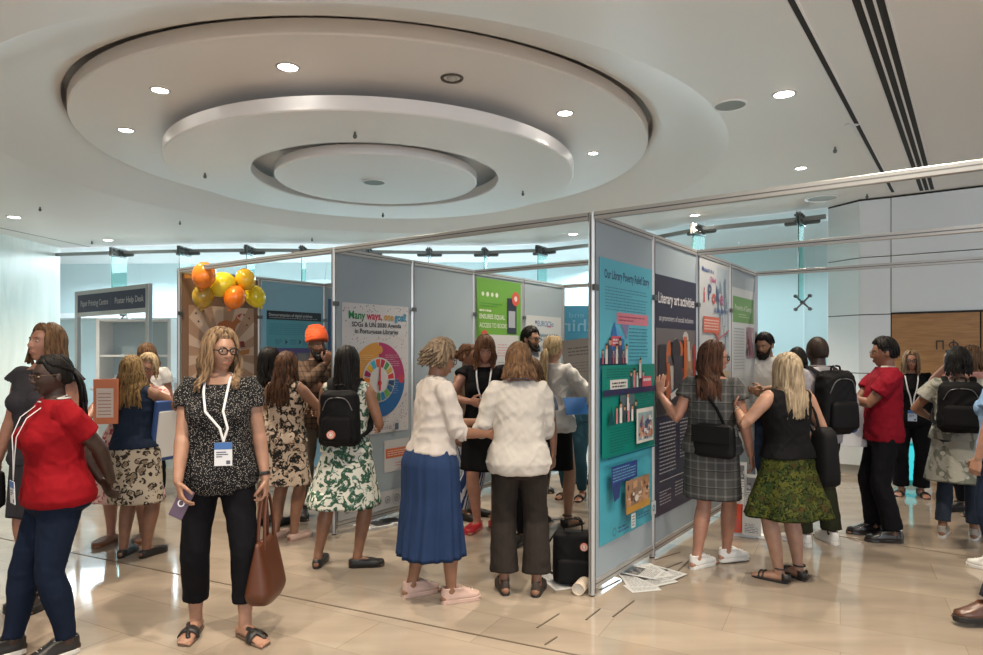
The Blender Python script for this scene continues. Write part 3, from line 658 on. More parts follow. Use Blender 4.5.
# help desk sign frame at the far left
FE = V((-4.55, 8.90, 0)); FS = FE+UU*2.1; d = (FE-FS).normalized()
root = empty('help_desk_sign', 'dark blue Paper Printing Centre and Poster Help Desk sign on an aluminium frame', 'sign', FS, math.atan2(d.y, d.x))
L = 2.1
for x in (0, L): MB().box((x-.04, -.03, 0), (x+.04, .03, 2.5)).build('frame_post', ALU, root, bevel=.006)
for z in (2.47, 2.15): MB().box((.04, -.02, z-.03), (L-.04, .02, z+.03)).build('frame_rail', ALU, root, bevel=.004)
s = Sheet(V((.04, -.018, 2.18)), (1, 0, 0), (0, -1, 0), L-.08, .26, (.025, .045, .13)); s.text(.10, .09, 'Paper Printing Centre', .12, (.78, .8, .82), .014, fit=.86); s.text(1.16, .09, 'Poster Help Desk', .12, (.78, .8, .82), .014, fit=.80); s.rect(1.04, .05, .006, .16, (.2, .3, .5))
s.mb.T = s.T; o = s.mb.build('sign_board'); o.location = s.o; o.parent = root
# desk behind the sign
root = empty('service_counter', 'white counter with pale front standing behind the help desk sign', 'counter', V((-6.1, 10.4, 0)), math.atan2(d.y, d.x))
MB().box((0, 0, .0), (3.6, .08, 1.0)).build('front_panel', mat('counter_white', (.62, .72, .76), .4), root); MB().box((-.05, -.1, 1.0), (3.65, .7, 1.05)).build('counter_top', WHITE, root, bevel=.01)
for x in (0, 1.8, 3.5): MB().box((x, .08, 0), (x+.06, .65, 1.0)).build('side_panel', WHITE, root)
for k in range(14):
    rng = random.Random(k); x = -6.0+k*.24; hh = rng.uniform(.06, .2)
    o = MB().box((-.05, -.07, 0), (.05, .07, hh)).build('leaflet_stack', mat('paper%d' % (k % 3), ((.7, .72, .74), (.55, .6, .62), (.35, .45, .48))[k % 3], .6), bevel=.003, label='pile of pale leaflets on the white counter behind the help desk sign', cat='leaflets', group='leaflet piles on the white counter')
    o.location = V((-6.1, 10.4, 1.05))+d*(.15+k*.25)+V((-d.y, d.x, 0))*.25
# cabinet units far behind, and a bright glazed screen
root = empty('glass_cabinet', 'tall pale display cabinet against the back behind the help desk sign', 'cabinet', V((-7.2, 12.2, 0)))
MB().box((0, 0, 0), (.06, .5, 2.2)).build('side_panel', WHITE, root); MB().box((1.3, 0, 0), (1.36, .5, 2.2)).build('side_panel', WHITE, root); MB().box((0, .45, 0), (1.36, .5, 2.2)).build('back_panel', mat('cab_back', (.5, .62, .66), .5), root)
for z in (.0, .5, 1.0, 1.5, 2.15): MB().box((.06, .02, z), (1.3, .45, z+.04)).build('shelf', WHITE, root)
# balloons
BP = [(204, 275, 11.5, (.85, .22, .02), 'orange balloon at the top left of the cluster, touching the rail', .0), (222, 284.5, 12.5, (.82, .66, .03), 'big lemon yellow balloon in the middle of the cluster', .2), (245.5, 279, 9.5, (.80, .47, .02), 'golden yellow balloon at the top right of the cluster', 0), (203, 296, 10.5, (.62, .40, .04), 'translucent gold balloon at the lower left of the cluster', 1), (235, 297, 10.5, (.85, .20, .01), 'deep orange balloon at the bottom centre of the cluster', 0), (255, 296, 10, (.82, .66, .02), 'yellow balloon at the right end of the cluster', .0)]
for i, (px, py, r, c, l, k) in enumerate(BP):
    Y = 7.05+.12*(i % 2)+ (px-200)*.008; p = at(px, py, Y); R = r/FPX*Y
    root = empty('balloon', l, 'balloon', p, 0, 'balloons tied to the rail of the left booth')
    s = MB(); tl = [.2, 1.2, -.3, .1, .4, -.5][i]
    M = Matrix.Rotation(tl, 3, 'Y'); prof = [(R*math.sin(t)*(1 if t < PI/2 else 1-.10*(1-math.sin(t))), -R*1.15*math.cos(t) if t > PI/2 else -R*1.22*math.cos(t)) for t in [PI*j/20 for j in range(1, 20)]]
    s.loft([[M @ V((a*math.cos(2*PI*q/28), a*math.sin(2*PI*q/28), z)) for q in range(28)] for a, z in prof]); b_ = mat('balloon_%d' % i, c, .12, 0, coat=.6, trans=0 if k < 1 else .4, sub=0)
    s.build('skin', b_, root, True); t = MB(); t.T = M.to_4x4(); t.tube([(0, 0, -R*1.22), (0, 0, -R*1.32)], [.008, .018], n=8); t.build('knot', b_, root, True)
    q = V((p.x, 0, 0)); MB().tube([M @ V((0, 0, -R*1.3)), V((.02, .02, -R*.8)) if False else M @ V((0, 0, -R*1.3))+V((0, .05, .03)), V((0, .08+R, PH-p.z-.06))], .0015, n=5).build('string', mat('twine', (.6, .55, .5), .7), root)
# low white bench wall at the right behind the backpack man
root = empty('low_plinth', 'low white curved plinth along the base of the column', 'plinth', V((4.1, 9.3, 0)), math.radians(-25))
s = MB(); n = 10
s.loft([[(1.7*k/n, -.25*math.sin(PI*k/n), z) for k in range(n+1)]+[(1.7*k/n, .22, z) for k in range(n, -1, -1)] for z in (.12, .58)]); s.build('body', CLAD, root)
s = MB(); s.loft([[(1.7*k/n, .03-.25*math.sin(PI*k/n), z) for k in range(n+1)]+[(1.7*k/n, .2, z) for k in range(n, -1, -1)] for z in (0, .12)]); s.build('base', mat('base_stone', (.42, .40, .36)), root)
# small cyan box behind the woman in black, front face given a glow
root = empty('display_box', 'small bright cyan box on the floor behind the woman in black', 'display', V((4.86, 8.1, 0)), math.radians(-35))
MB().box((0, 0, 0), (.26, .2, .50)).build('body', mat('cyan_box', (.05, .55, .60), .3), root, bevel=.01); MB().box((.02, -.006, .06), (.24, 0, .47)).build('screen', mat('cyan_screen', (.05, .5, .55), .3, emit=(.05, .7, .8), es=.4), root)
# ПФ letters on the wooden wall
kx = V((.80, -.60, 0)); tt = ((946.8-491.5)/FPX); a = CP[2]
tw = (tt*a.y-a.x)/(dR.x-tt*dR.y); pw = a+dR*tw; zc = CH+(HOR-345)/FPX*(pw.y); nrm = V((-.60, -.80, 0))
for nm, off, lab in (('wall_letter', -.075, 'dark capital letter pi mounted on the wooden wall'), ('wall_letter', .075, 'dark capital letter phi, round with an upright, mounted on the wooden wall')):
    s = MB(); h = .105
    def lb(x0, z0, x1, z1): s.box((x0, -.012, z0), (x1, 0, z1))
    if off < 0: lb(-.075, -h, -.048, h); lb(.048, -h, .075, h); lb(-.048, h-.03, .048, h)
    else:
        lb(-.014, -h-.012, .014, h+.012); n = 28; v0 = []
        for k in range(n):
            a_ = 2*PI*k/n; c_, s_ = math.cos(a_), math.sin(a_)
            for r_ in ((.092, .078), (.066, .050)):
                for y in (-.0125, 0): v0.append(V((r_[0]*c_, y, r_[1]*s_)))
        fs = []
        for k in range(n):
            A, B = 4*k, 4*((k+1) % n); fs += [(A, A+2, B+2, B), (A+1, B+1, B+3, A+3), (A, B, B+1, A+1), (A+2, A+3, B+3, B+2)]
        s.add(v0, fs)
    o = s.build(nm, mat('letter_dark', (.05, .03, .02), .4), label=lab, cat='letter'); o.scale = (.58,)*3; o.location = pw+kx*off+nrm*.012+UP*zc; o.rotation_euler = (0, 0, math.atan2(-.60, .80))
# ------------------------------------------------------------------ people
def skin_mat(key, c):
    k = 'skin_'+key
    if k in MATS: return MATS[k]
    m, nt, b = node_mat(k)
    n = N(nt, 'ShaderNodeTexNoise', Scale=14.0, Detail=4.0); nt.links.new(coords(nt), n.inputs[0])
    r = ramp(nt, [(.35, tuple(x*.86 for x in c)), (.65, tuple(min(1, x*1.08) for x in c))]); nt.links.new(n.outputs[0], r.inputs[0])
    nt.links.new(r.outputs[0], b.inputs['Base Color']); b.inputs['Roughness'].default_value = .48
    b.inputs['Subsurface Weight'].default_value = .0
    return m
SK = {'fair': (.36, .195, .13), 'pink': (.35, .17, .115), 'tan': (.25, .12, .07), 'brown': (.19, .085, .048), 'dark': (.040, .020, .014), 'olive': (.26, .135, .078)}
def cloth(key, c, pat=None, rough=.8, c2=None, c3=None, sc=1.0, sheen=0):
    k = 'cloth_'+key
    if k in MATS: return MATS[k]
    m, nt, b = node_mat(k); L = nt.links.new
    b.inputs['Roughness'].default_value = rough; b.inputs['Sheen Weight'].default_value = sheen
    b.inputs['Specular IOR Level'].default_value = .12
    co = coords(nt); out = None
    def vor(scale, feature='F1', rnd=1.0):
        v = N(nt, 'ShaderNodeTexVoronoi', Scale=scale, feature=feature, Randomness=rnd); L(co, v.inputs[0]); return v
    def noi(scale, det=3.0, dist=0.0):
        v = N(nt, 'ShaderNodeTexNoise', Scale=scale, Detail=det, Distortion=dist); L(co, v.inputs[0]); return v
    def thr(sock, a, bb, inv=False):
        r = ramp(nt, [(a, (0, 0, 0) if not inv else (1, 1, 1)), (bb, (1, 1, 1) if not inv else (0, 0, 0))]); L(sock, r.inputs[0]); return r.outputs[0]
    if pat == 'dots':
        out = mixc(nt, thr(vor(95*sc).outputs[0], .20, .30, True), c, c2)
    elif pat == 'leopard':
        n = noi(14*sc, 2.0, .5); v = N(nt, 'ShaderNodeTexVoronoi', Scale=17*sc)
        add = nt.nodes.new('ShaderNodeVectorMath'); add.operation = 'MULTIPLY_ADD'; L(n.outputs['Color'], add.inputs[0]); add.inputs[1].default_value = (.05, .05, .05); L(co, add.inputs[2]); L(add.outputs[0], v.inputs[0])
        r = ramp(nt, [(.0, (0, 0, 0)), (.28, (0, 0, 0)), (.32, (1, 1, 1)), (.50, (1, 1, 1)), (.55, (0, 0, 0))]); L(v.outputs[0], r.inputs[0])
        gap = thr(noi(30*sc, 1.0).outputs[0], .42, .46); mu = N(nt, 'ShaderNodeMath', operation='MULTIPLY'); L(r.outputs[0], mu.inputs[0]); L(gap, mu.inputs[1])
        r2 = thr(v.outputs[0], .26, .3, True); base = mixc(nt, r2, c, c3); out = mixc(nt, mu.outputs[0], base, c2)
    elif pat == 'floral':
        n = noi(9*sc, 4.0, 1.2); a = thr(n.outputs[0], .50, .53); v = vor(26*sc); bb = thr(v.outputs[0], .30, .36, True)
        n2 = noi(4*sc, 2.0, .4); q = thr(n2.outputs[0], .50, .54)
        mid = mixc(nt, bb, c2, c3); out0 = mixc(nt, a, c, mid)
        fl = thr(vor(7*sc).outputs[0], .18, .26, True); mu = N(nt, 'ShaderNodeMath', operation='MULTIPLY'); L(fl, mu.inputs[0]); L(thr(noi(40*sc, 2.0).outputs[0], .44, .5), mu.inputs[1])
        out = mixc(nt, mu.outputs[0], out0, c3)
    elif pat == 'plaid':
        sx = N(nt, 'ShaderNodeSeparateXYZ'); L(co, sx.inputs[0]); fac = None
        def stripe(sock, f, w):
            a = N(nt, 'ShaderNodeMath', operation='MULTIPLY'); a.inputs[1].default_value = f; L(sock, a.inputs[0])
            fr = N(nt, 'ShaderNodeMath', operation='FRACT'); L(a.outputs[0], fr.inputs[0]); ls = N(nt, 'ShaderNodeMath', operation='LESS_THAN'); ls.inputs[1].default_value = w; L(fr.outputs[0], ls.inputs[0]); return ls.outputs[0]
        sm = N(nt, 'ShaderNodeMath', operation='ADD'); L(sx.outputs[0], sm.inputs[0]); 
        my = N(nt, 'ShaderNodeMath', operation='MULTIPLY'); L(sx.outputs[1], my.inputs[0]); my.inputs[1].default_value = .0; L(my.outputs[0], sm.inputs[1])
        h_, v_ = stripe(sx.outputs[2], 16*sc, .22), stripe(sm.outputs[0], 16*sc, .22); ad = N(nt, 'ShaderNodeMath', operation='ADD'); L(h_, ad.inputs[0]); L(v_, ad.inputs[1])
        hf = N(nt, 'ShaderNodeMath', operation='MULTIPLY'); L(ad.outputs[0], hf.inputs[0]); hf.inputs[1].default_value = .5
        out = mixc(nt, hf.outputs[0], c, c2)
        if c3: out = mixc(nt, stripe(sx.outputs[2], 8*sc, .05), out, c3)
    elif pat == 'stripe':
        w = N(nt, 'ShaderNodeTexWave', Scale=9*sc, bands_direction='Z'); L(co, w.inputs[0]); out = mixc(nt, thr(w.outputs[0], .45, .55), c, c2)
    elif pat == 'vstripe':
        w = N(nt, 'ShaderNodeTexWave', Scale=14*sc, bands_direction='X'); L(co, w.inputs[0]); out = mixc(nt, thr(w.outputs[0], .45, .55), c, c2)
    elif pat == 'blotch':
        n = noi(7*sc, 4.0, .8); r = ramp(nt, [(.32, c), (.46, c2), (.56, c3), (.66, c2)]); L(n.outputs[0], r.inputs[0]); n3 = noi(22*sc, 4.0, 1.5); out = mixc(nt, thr(n3.outputs[0], .52, .58), r.outputs[0], tuple(x*.25 for x in c2))
    else:
        n = noi(5, 3.0); r = ramp(nt, [(.3, tuple(x*.90 for x in c)), (.7, tuple(min(1, x*1.08) for x in c))]); L(n.outputs[0], r.inputs[0]); out = r.outputs[0]
    L(out, b.inputs['Base Color'])
    n = N(nt, 'ShaderNodeTexNoise', Scale=9.0, Detail=4.0, Distortion=.8); L(coords(nt, (1, 1, .45)), n.inputs[0]); n.inputs['Scale'].default_value = 5.5; n.inputs['Distortion'].default_value = 1.6; n.noise_type = 'RIDGED_MULTIFRACTAL'; n.normalize = True; bump(nt, b, n.outputs[0], .022, .55)
    return m
def hair_mat(key, c, c2=None):
    k = 'hair_'+key
    if k in MATS: return MATS[k]
    m, nt, b = node_mat(k); c2 = c2 or tuple(x*1.7 for x in c)
    n = N(nt, 'ShaderNodeTexNoise', Scale=22.0, Detail=5.0); nt.links.new(coords(nt, (3, 3, .35)), n.inputs[0])
    r = ramp(nt, [(.36, c), (.64, c2)]); nt.links.new(n.outputs[0], r.inputs[0]); nt.links.new(r.outputs[0], b.inputs['Base Color'])
    b.inputs['Roughness'].default_value = .5; bump(nt, b, n.outputs[0], .006, .7); b.inputs['Specular IOR Level'].default_value = .18
    return m
def remesh(mb, voxel, amp=0, seed=0, fscale=7, smooth=0):
    me0 = mb.mesh('tmp'); o = bpy.data.objects.new('tmp', me0); COL.objects.link(o)
    r = o.modifiers.new('r', 'REMESH'); r.mode = 'VOXEL'; r.voxel_size = voxel; r.adaptivity = 0
    if smooth: q = o.modifiers.new('s', 'SMOOTH'); q.factor = .5; q.iterations = smooth
    dg = bpy.context.evaluated_depsgraph_get(); me = bpy.data.meshes.new_from_object(o.evaluated_get(dg))
    bpy.data.objects.remove(o); bpy.data.meshes.remove(me0)
    if amp:
        off = V((seed*3.1, seed*1.7, 0)); ns = [v.normal.copy() for v in me.vertices]
        for v, nn in zip(me.vertices, ns):
            p = v.co+off; a = noise.noise(V((p.x*fscale, p.y*fscale, p.z*fscale*.55)))*.7+noise.noise(V((p.x*fscale*2.3, p.y*fscale*2.3, p.z*fscale*1.6)))*.3
            q = V((p.x*8+p.z*5, p.y*8-p.z*3, p.z*9+p.x*4)); f = 1-abs(noise.noise(q))*3.2; f2 = 1-abs(noise.noise(V((p.x*15-p.z*9, p.y*15+p.z*6, p.z*8))))*3
            v.co += nn*amp*(a*.8+.1+.55*max(f, -.3)+.30*max(f2, -.3))
    me.polygons.foreach_set('use_smooth', [True]*len(me.polygons)); return me
def link(name, me, m, parent):
    me.name = name; me.materials.clear(); me.materials.append(m)
    o = bpy.data.objects.new(name, me); COL.objects.link(o); o.parent = parent; return o
def ik(a, t, l1, l2, hint):
    a, t = V(a), V(t); d = t-a; L = d.length
    if L > (l1+l2)*.995: t = a+d*((l1+l2)*.995/L); d = t-a; L = d.length
    L = max(L, abs(l1-l2)+.02)
    x = (l1*l1-l2*l2+L*L)/(2*L); h = math.sqrt(max(0, l1*l1-x*x)); u = d.normalized(); hh = V(hint)-u*V(hint).dot(u)
    hh = hh.normalized() if hh.length > 1e-4 else u.orthogonal()
    return a+u*x+hh*h, t
FEM = [(.79, .09, .08, 0), (.84, .158, .112, .004), (.90, .174, .122, .010), (.97, .160, .110, .008), (1.04, .135, .094, .0), (1.10, .128, .088, -.004), (1.17, .136, .094, -.008), (1.25, .150, .106, -.012), (1.32, .156, .100, -.006), (1.37, .158, .085, .002), (1.41, .140, .068, .008), (1.44, .095, .056, .010), (1.465, .058, .052, .010)]
MAL = [(.79, .09, .08, 0), (.84, .155, .112, .0), (.90, .165, .118, .004), (.97, .158, .110, .002), (1.04, .150, .105, -.006), (1.10, .150, .104, -.008), (1.17, .158, .106, -.008), (1.25, .172, .112, -.008), (1.32, .182, .106, -.002), (1.37, .186, .092, .004), (1.41, .160, .074, .008), (1.44, .105, .062, .010), (1.465, .064, .058, .010)]
def skin_key(s): return s.skin.name[5:]
class Person:
    """height H; local frame: faces -Y, its right side is -X"""
    def __init__(s, label, pos, yaw, H=1.68, sex='f', wt=1.0, skin='fair', head=(0, 0), lean=0, side=0, legs=None, arms=None, twist=0, voxel=.0065, headoff=(0, 0, 0), show_legs=True, curl=(.5, .5)):
        s.root = empty('person', label, 'person', pos, math.radians(yaw)); s.k = H/1.70; s.yaw = yaw; s.sex = sex; s.wt = wt
        s.root.scale = (s.k,)*3; s.skin = skin_mat(skin, SK[skin]); s.vox = voxel; s.hy, s.hp = head; s.seed = len(label)+int(pos[0]*10)
        s.prof = FEM if sex == 'f' else MAL; s.shw = .158 if sex == 'f' else .188
        s.TU = Matrix.Translation((0, 0, .95)) @ Matrix.Rotation(math.radians(lean), 4, 'X') @ Matrix.Rotation(math.radians(side), 4, 'Y') @ Matrix.Rotation(math.radians(twist), 4, 'Z') @ Matrix.Translation((0, 0, -.95))
        nb = V((0, .012, 1.47)); s.TH = s.TU @ Matrix.Translation(nb) @ Matrix.Rotation(math.radians(s.hy), 4, 'Z') @ Matrix.Rotation(math.radians(s.hp-lean*.6), 4, 'X') @ Matrix.Translation(-nb)
        # legs: per side (foot x, y, z, toe angle)   arms: per side (hand x, y, z, elbow hint, palm hint)
        s.legs = legs or ((-.10, 0, 0, -8), (.10, 0, 0, 8)); arms = arms or (None, None); s.arm = []; s.leg = []
        for i, sg in ((0, -1), (1, 1)):
            sh = s.TU @ V((sg*s.shw*(1 if wt < 1.1 else 1.06), .008, 1.385)); ar = arms[i] or (sg*(.23+.05*(wt-1)), -.02, .84)
            t = V(ar[:3]); hint = ar[3] if len(ar) > 3 and ar[3] else (sg*.3, 1, -.2); el, wr = ik(sh, t, .285, .25, hint)
            pn = V(ar[4]) if len(ar) > 4 and ar[4] else V((-sg, -.1, 0)); hd = V(ar[5]) if len(ar) > 5 and ar[5] else (wr-el).normalized()
            s.arm.append((sh, el, wr, pn, hd.normalized(), ar[6] if len(ar) > 6 else curl[i]))
            f = s.legs[i]; hip = V((sg*.088, .0, .89)); an = V((f[0], f[1], f[2]+.085)); hipk, an2 = ik(hip, an, .42, .40, (math.sin(math.radians(f[3])), -1, 0))
            s.leg.append((hip, hipk, an2, math.radians(f[3])))
        s.W = Matrix.Translation(V(pos)) @ Matrix.Rotation(math.radians(yaw), 4, 'Z') @ Matrix.Scale(s.k, 4)
        s.body()
    def torso(s, mb, z0=0, z1=9, off=0, prof=None, yoff=0, zbot=None, bust=True, loose=0):
        n = 28; rings = []
        pr = prof or s.prof; w = s.wt
        def ring(z):
            for (a, b) in zip(pr, pr[1:]):
                if a[0] <= z <= b[0]: t = (z-a[0])/(b[0]-a[0]); return [a[i]*(1-t)+b[i]*t for i in range(4)]
            return list(pr[0] if z < pr[0][0] else pr[-1])
        zs = sorted(set([z for z, *_ in pr if z0 < z < z1]+[max(z0, pr[0][0]), min(z1, pr[-1][0])]))
        for z in zs:
            _, rx, ry, y = ring(z); ww = w if z < 1.33 else 1+(w-1)*.4
            lo = loose*max(0, min(1, (1.32-z)/.2)); rx = rx*ww+off+lo; ry = ry*(ww if z > 1.3 else 1+(w-1)*1.3)+off+lo; R = []
            for q in range(n):
                u = 2*PI*q/n; c, sn = math.cos(u), math.sin(u); e = 2/2.35
                p = V((rx*math.copysign(abs(c)**e, c), y+yoff+ry*math.copysign(abs(sn)**e, sn), z)); R.append(s.TU @ p)
            rings.append(R)
        mb.loft(rings)
        if bust and s.sex == 'f' and z1 > 1.28:
            for sg in (-1, 1): mb.ell(s.TU @ V((sg*.068*w, -.078*w, 1.235)), (.066*w+off, .058*w+off, .066+off), s.TU.to_3x3())
    def armtube(s, mb, i, t0, t1, off=0, flare=0):
        sh, el, wr, *_ = s.arm[i]; w = s.wt; P = []; R = []; sg = -1 if i == 0 else 1
        inn = s.TU @ V((sg*(s.shw-.05), .008, 1.375))
        m = 1.0 if s.sex == 'f' else 1.12; aw = 1+(w-1)*.9
        ctrl = [(0, .050), (.12, .051), (.5, .044), (.9, .037), (1, .037), (1.15, .039), (1.5, .034), (1.85, .026), (2, .024)]
        def pt(t): return sh.lerp(el, t) if t <= 1 else el.lerp(wr, t-1)
        def rr(t):
            for a, b in zip(ctrl, ctrl[1:]):
                if a[0] <= t <= b[0]: return (a[1]+(b[1]-a[1])*(t-a[0])/(b[0]-a[0]))*m*aw
            return ctrl[-1][1]*m
        ts = sorted(set([t for t, _ in ctrl if t0 < t < t1]+[t0, t1]))
        if t0 == 0: P.append(inn); R.append(.048*m*aw+off)
        for t in ts: P.append(pt(t)); R.append(rr(t)+off+flare*(t/max(t1, .01)))
        mb.tube(P, R, n=14, round_=(off == 0), ref=(0, 1, .2)); return P[-1]
    def hand(s, mb, i):
        sh, el, wr, pn, d, curl = s.arm[i]; sg = -1 if i == 0 else 1; m = 1.0 if s.sex == 'f' else 1.1
        n = (pn-d*pn.dot(d)).normalized(); w = (d.cross(n) if sg < 0 else n.cross(d)).normalized()   # w = thumb side
        s.handf = getattr(s, 'handf', {}); s.handf[i] = (wr, d, n, w)
        mb.tube([wr-d*.02, wr+d*.015, wr+d*.05, wr+d*.09], [(.024*m, .018*m), (.028*m, .016*m), (.040*m, .014*m), (.042*m, .012*m)], ref=w, n=14)
        for q, (off, L) in enumerate(((.031, .068), (.0105, .076), (-.0105, .070), (-.031, .056))):
            p = wr+d*.085+w*off*m; ang = .15+curl*.5; P = [p-d*.015]; P.append(p); dd = d+w*off*1.6
            for j, f in enumerate((.45, .32, .28)):
                dd = (Matrix.Rotation(0, 3, 'X') @ dd).normalized(); a = ang*(1, 1.25, .8)[j]
                dd = (dd*math.cos(a)+n*math.sin(a)).normalized(); n2 = (n-dd*n.dot(dd)).normalized(); p = p+dd*L*f*m; P.append(p)
                n_save = n; n = n2
            n = (pn-d*pn.dot(d)).normalized()
            mb.tube(P, [.0088*m, .0085*m, .0082*m, .0076*m, .0062*m], n=8)
        t0 = wr+d*.022+w*.020*m; t1 = t0+(d*.5+w*.75+n*.35).normalized()*.035*m; t2 = t1+(d*.85+w*.35+n*(.25+curl*.5)).normalized()*.032*m; t3 = t2+(d*.95+n*(.25+curl*.6)-w*.1).normalized()*.026*m
        mb.tube([t0, t1, t2, t3], [.015*m, .0115*m, .0098*m, .0075*m], n=8)
    def head_mesh(s, mb):
        rings = []; nz, n = 40, 44; m = 1.0 if s.sex == 'f' else 1.03
        for i in range(1, nz):
            th = PI*i/nz; R = []
            for q in range(n):
                u = 2*PI*q/n; x, y, z = math.sin(th)*math.cos(u), math.sin(th)*math.sin(u), -math.cos(th)
                px = x*.074; py = y*(.090 if y < 0 else .100); pz = z*.114
                if z < 0:
                    st_ = math.sin(th); px *= st_**-.25*(1-.34*(-z)**1.5)
                    if y < 0: py = y*.090*st_**(-.42*(-y/max(st_, 1e-6)))
                    if y > 0: py *= 1-.42*(-z)**.9
                    else: py *= 1-.06*(-z)**2
                if z < -.55 and y < 0: py -= .006*(-z-.55)/.45; pz -= .002
                if y < 0:
                    ax = abs(px)
                    py += .010*math.exp(-((ax-.031)/.014)**2-((pz-.004)/.012)**2)      # sockets
                    py -= .004*math.exp(-((ax-.030)/.022)**2-((pz-.026)/.009)**2)      # brow
                    py -= .005*math.exp(-((ax-.040)/.018)**2-((pz+.030)/.020)**2)      # cheek
                    py -= .007*math.exp(-(ax/.018)**2-((pz+.100)/.014)**2)             # chin
                    py -= .006*math.exp(-(ax/.020)**2-((pz+.064)/.014)**2)             # mouth
                    if pz > .035: py += (pz-.035)*.10
                R.append(s.TH @ V((px*m, py, 1.588+pz*m)))
            rings.append(R)
        mb.loft(rings)
        h = lambda *p: s.TH @ V(p)
        mb.tube([h(0, -.084, 1.598), h(0, -.094, 1.580), h(0, -.1005, 1.563), h(0, -.098, 1.555)], [(.006, .010), (.008, .010), (.0105, .011), (.011, .008)], n=12)
        for sg in (-1, 1):
            mb.ell(h(sg*.011, -.092, 1.556), (.008, .009, .007), n=10, k=6)
            mb.ell(h(sg*.077, .012, 1.580), (.008, .018, .032), s.TH.to_3x3() @ Matrix.Rotation(sg*.25, 3, 'Z') @ Matrix.Rotation(-.15, 3, 'X'), n=12, k=8)
        for dz, r in ((.004, .0058), (-.005, .0070)): mb.tube([h(-.022, -.079, 1.522+dz*.6), h(-.010, -.0850, 1.522+dz), h(0, -.0860, 1.522+dz*.9), h(.010, -.0850, 1.522+dz), h(.022, -.079, 1.522+dz*.6)], [.003, r*.85, r*.9, r*.85, .003], n=8)
    def legtube(s, mb, i, t0, t1, off=0, wid=None, scale=1.0):
        hip, kn, an, toe = s.leg[i]; w = 1+(s.wt-1)*.8
        ctrl = [(0, .086), (.2, .084), (.6, .068), (.95, .054), (1.05, .053), (1.3, .057), (1.6, .046), (1.9, .034), (2, .034)]
        def pt(t): return hip.lerp(kn, t) if t <= 1 else kn.lerp(an, t-1)+V((0, .012*math.sin(PI*(t-1)), 0))
        def rr(t):
            for a, b in zip(ctrl, ctrl[1:]):
                if a[0] <= t <= b[0]: return (a[1]+(b[1]-a[1])*(t-a[0])/(b[0]-a[0]))*w
            return ctrl[-1][1]
        ts = sorted(set([t for t, _ in ctrl if t0 < t < t1]+[t0, t1])); P = [pt(t) for t in ts]
        R = [rr(t)+off for t in ts]
        if wid: R = [max(r, wid(t)) for r, t in zip(R, ts)]
        mb.tube(P, R, n=16, round_=(off == 0), ref=(1, 0, 0))
    def foot(s, mb, i):
        hip, kn, an, toe = s.leg[i]; f = V((math.sin(toe), -math.cos(toe), 0)); b = V((an.x, an.y, an.z-.085)); rt = V((math.cos(toe), math.sin(toe), 0)); lift = s.legs[i][2]
        tilt = min(.12, lift*.6)
        P = [an+V((0, 0, .03)), an+V((0, 0, -.01))-f*.005]
        mb.tube(P, [.034, .036], n=12)
        mb.tube([b-f*.045+V((0, 0, .034)), b+f*.0+V((0, 0, .044)), b+f*.06+V((0, 0, .038-tilt*.3)), b+f*.12+V((0, 0, .026-tilt*.6)), b+f*.17+V((0, 0, .018-tilt*.8))], [(.030, .030), (.033, .038), (.037, .034), (.043, .022), (.040, .016)], ref=rt, n=14)
        for q in range(5):
            o_ = (-.032+.016*q)*(1 if i else -1); r = (.012, .009, .0085, .008, .0075)[q]; p = b+f*.165+rt*(-o_ if False else o_)+V((0, 0, .013-tilt*.8))
            mb.tube([p, p+f*(.042-.005*q)], [r, r*.85], n=8)
    def body(s):
        mb = MB(); s.torso(mb); mb.tube([s.TU @ V((0, .014, 1.43)), s.TU @ V((0, .012, 1.47)), s.TH @ V((0, .012, 1.53))], [(.062, .056), (.050, .050), (.048, .050)] if s.sex == 'f' else [(.072, .062), (.060, .060), (.056, .058)], n=16)
        s.head_mesh(mb)
        for i in (0, 1):
            s.armtube(mb, i, 0, 2); s.hand(mb, i); s.legtube(mb, i, 0, 2); s.foot(mb, i)
        link('body', remesh(mb, s.vox), s.skin, s.root)
        # eyes and lips
        h = lambda *p: s.TH @ V(p)
        lp = MB(); lp.tube([h(-.023, -.0810, 1.521), h(-.010, -.0880, 1.525), h(0, -.0888, 1.5245), h(.010, -.0880, 1.525), h(.023, -.0810, 1.521)], [.0022, .0042, .0040, .0042, .0022], n=8)
        lp.tube([h(-.019, -.0820, 1.519), h(0, -.0885, 1.5165), h(.019, -.0820, 1.519)], [.0022, .0050, .0022], n=8); lc = SK[skin_key(s)]; s.child('lips', lp, mat('lips_'+skin_key(s), (lc[0]*.80, lc[1]*.50, lc[2]*.55), .4))
        for sg in (-1, 1):
            e = MB(); e.use(mat('eye_white', (.42, .38, .35), .25)); e.ell(h(sg*.0305, -.0760, 1.590), (.0130, .0075, .0058), s.TH.to_3x3(), 12, 8); e.use(mat('iris_dark', (.03, .018, .012), .2)); e.ell(h(sg*.0305, -.0808, 1.590), (.0062, .0035, .0056), s.TH.to_3x3(), 10, 6); e.build('eye', None, s.root, True)
    def child(s, name, mb, m, smooth=True, **kw): return mb.build(name, m, s.root, smooth, **kw)
    # ------------- clothing
    def top(s, m, hem=.86, neck=1.435, sleeve=.45, off=.012, loose=.0, flare=.02, amp=.007, name='top', collar=None, extra=None, arms=(1, 1), vox=.008):
        mb = MB(); s.torso(mb, hem, neck, off, loose=loose)
        for i in (0, 1):
            if arms[i] and sleeve > 0: s.armtube(mb, i, 0, sleeve, off*.8, flare if sleeve < 1 else flare*.4)
            elif arms[i]:
                sh = s.arm[i][0]; inn = s.TU @ V(((-1, 1)[i]*(s.shw-.055), .008, 1.375)); mb.tube([inn, inn.lerp(sh, .5)], [.052+off, .050+off], n=14)
        if extra: extra(mb)
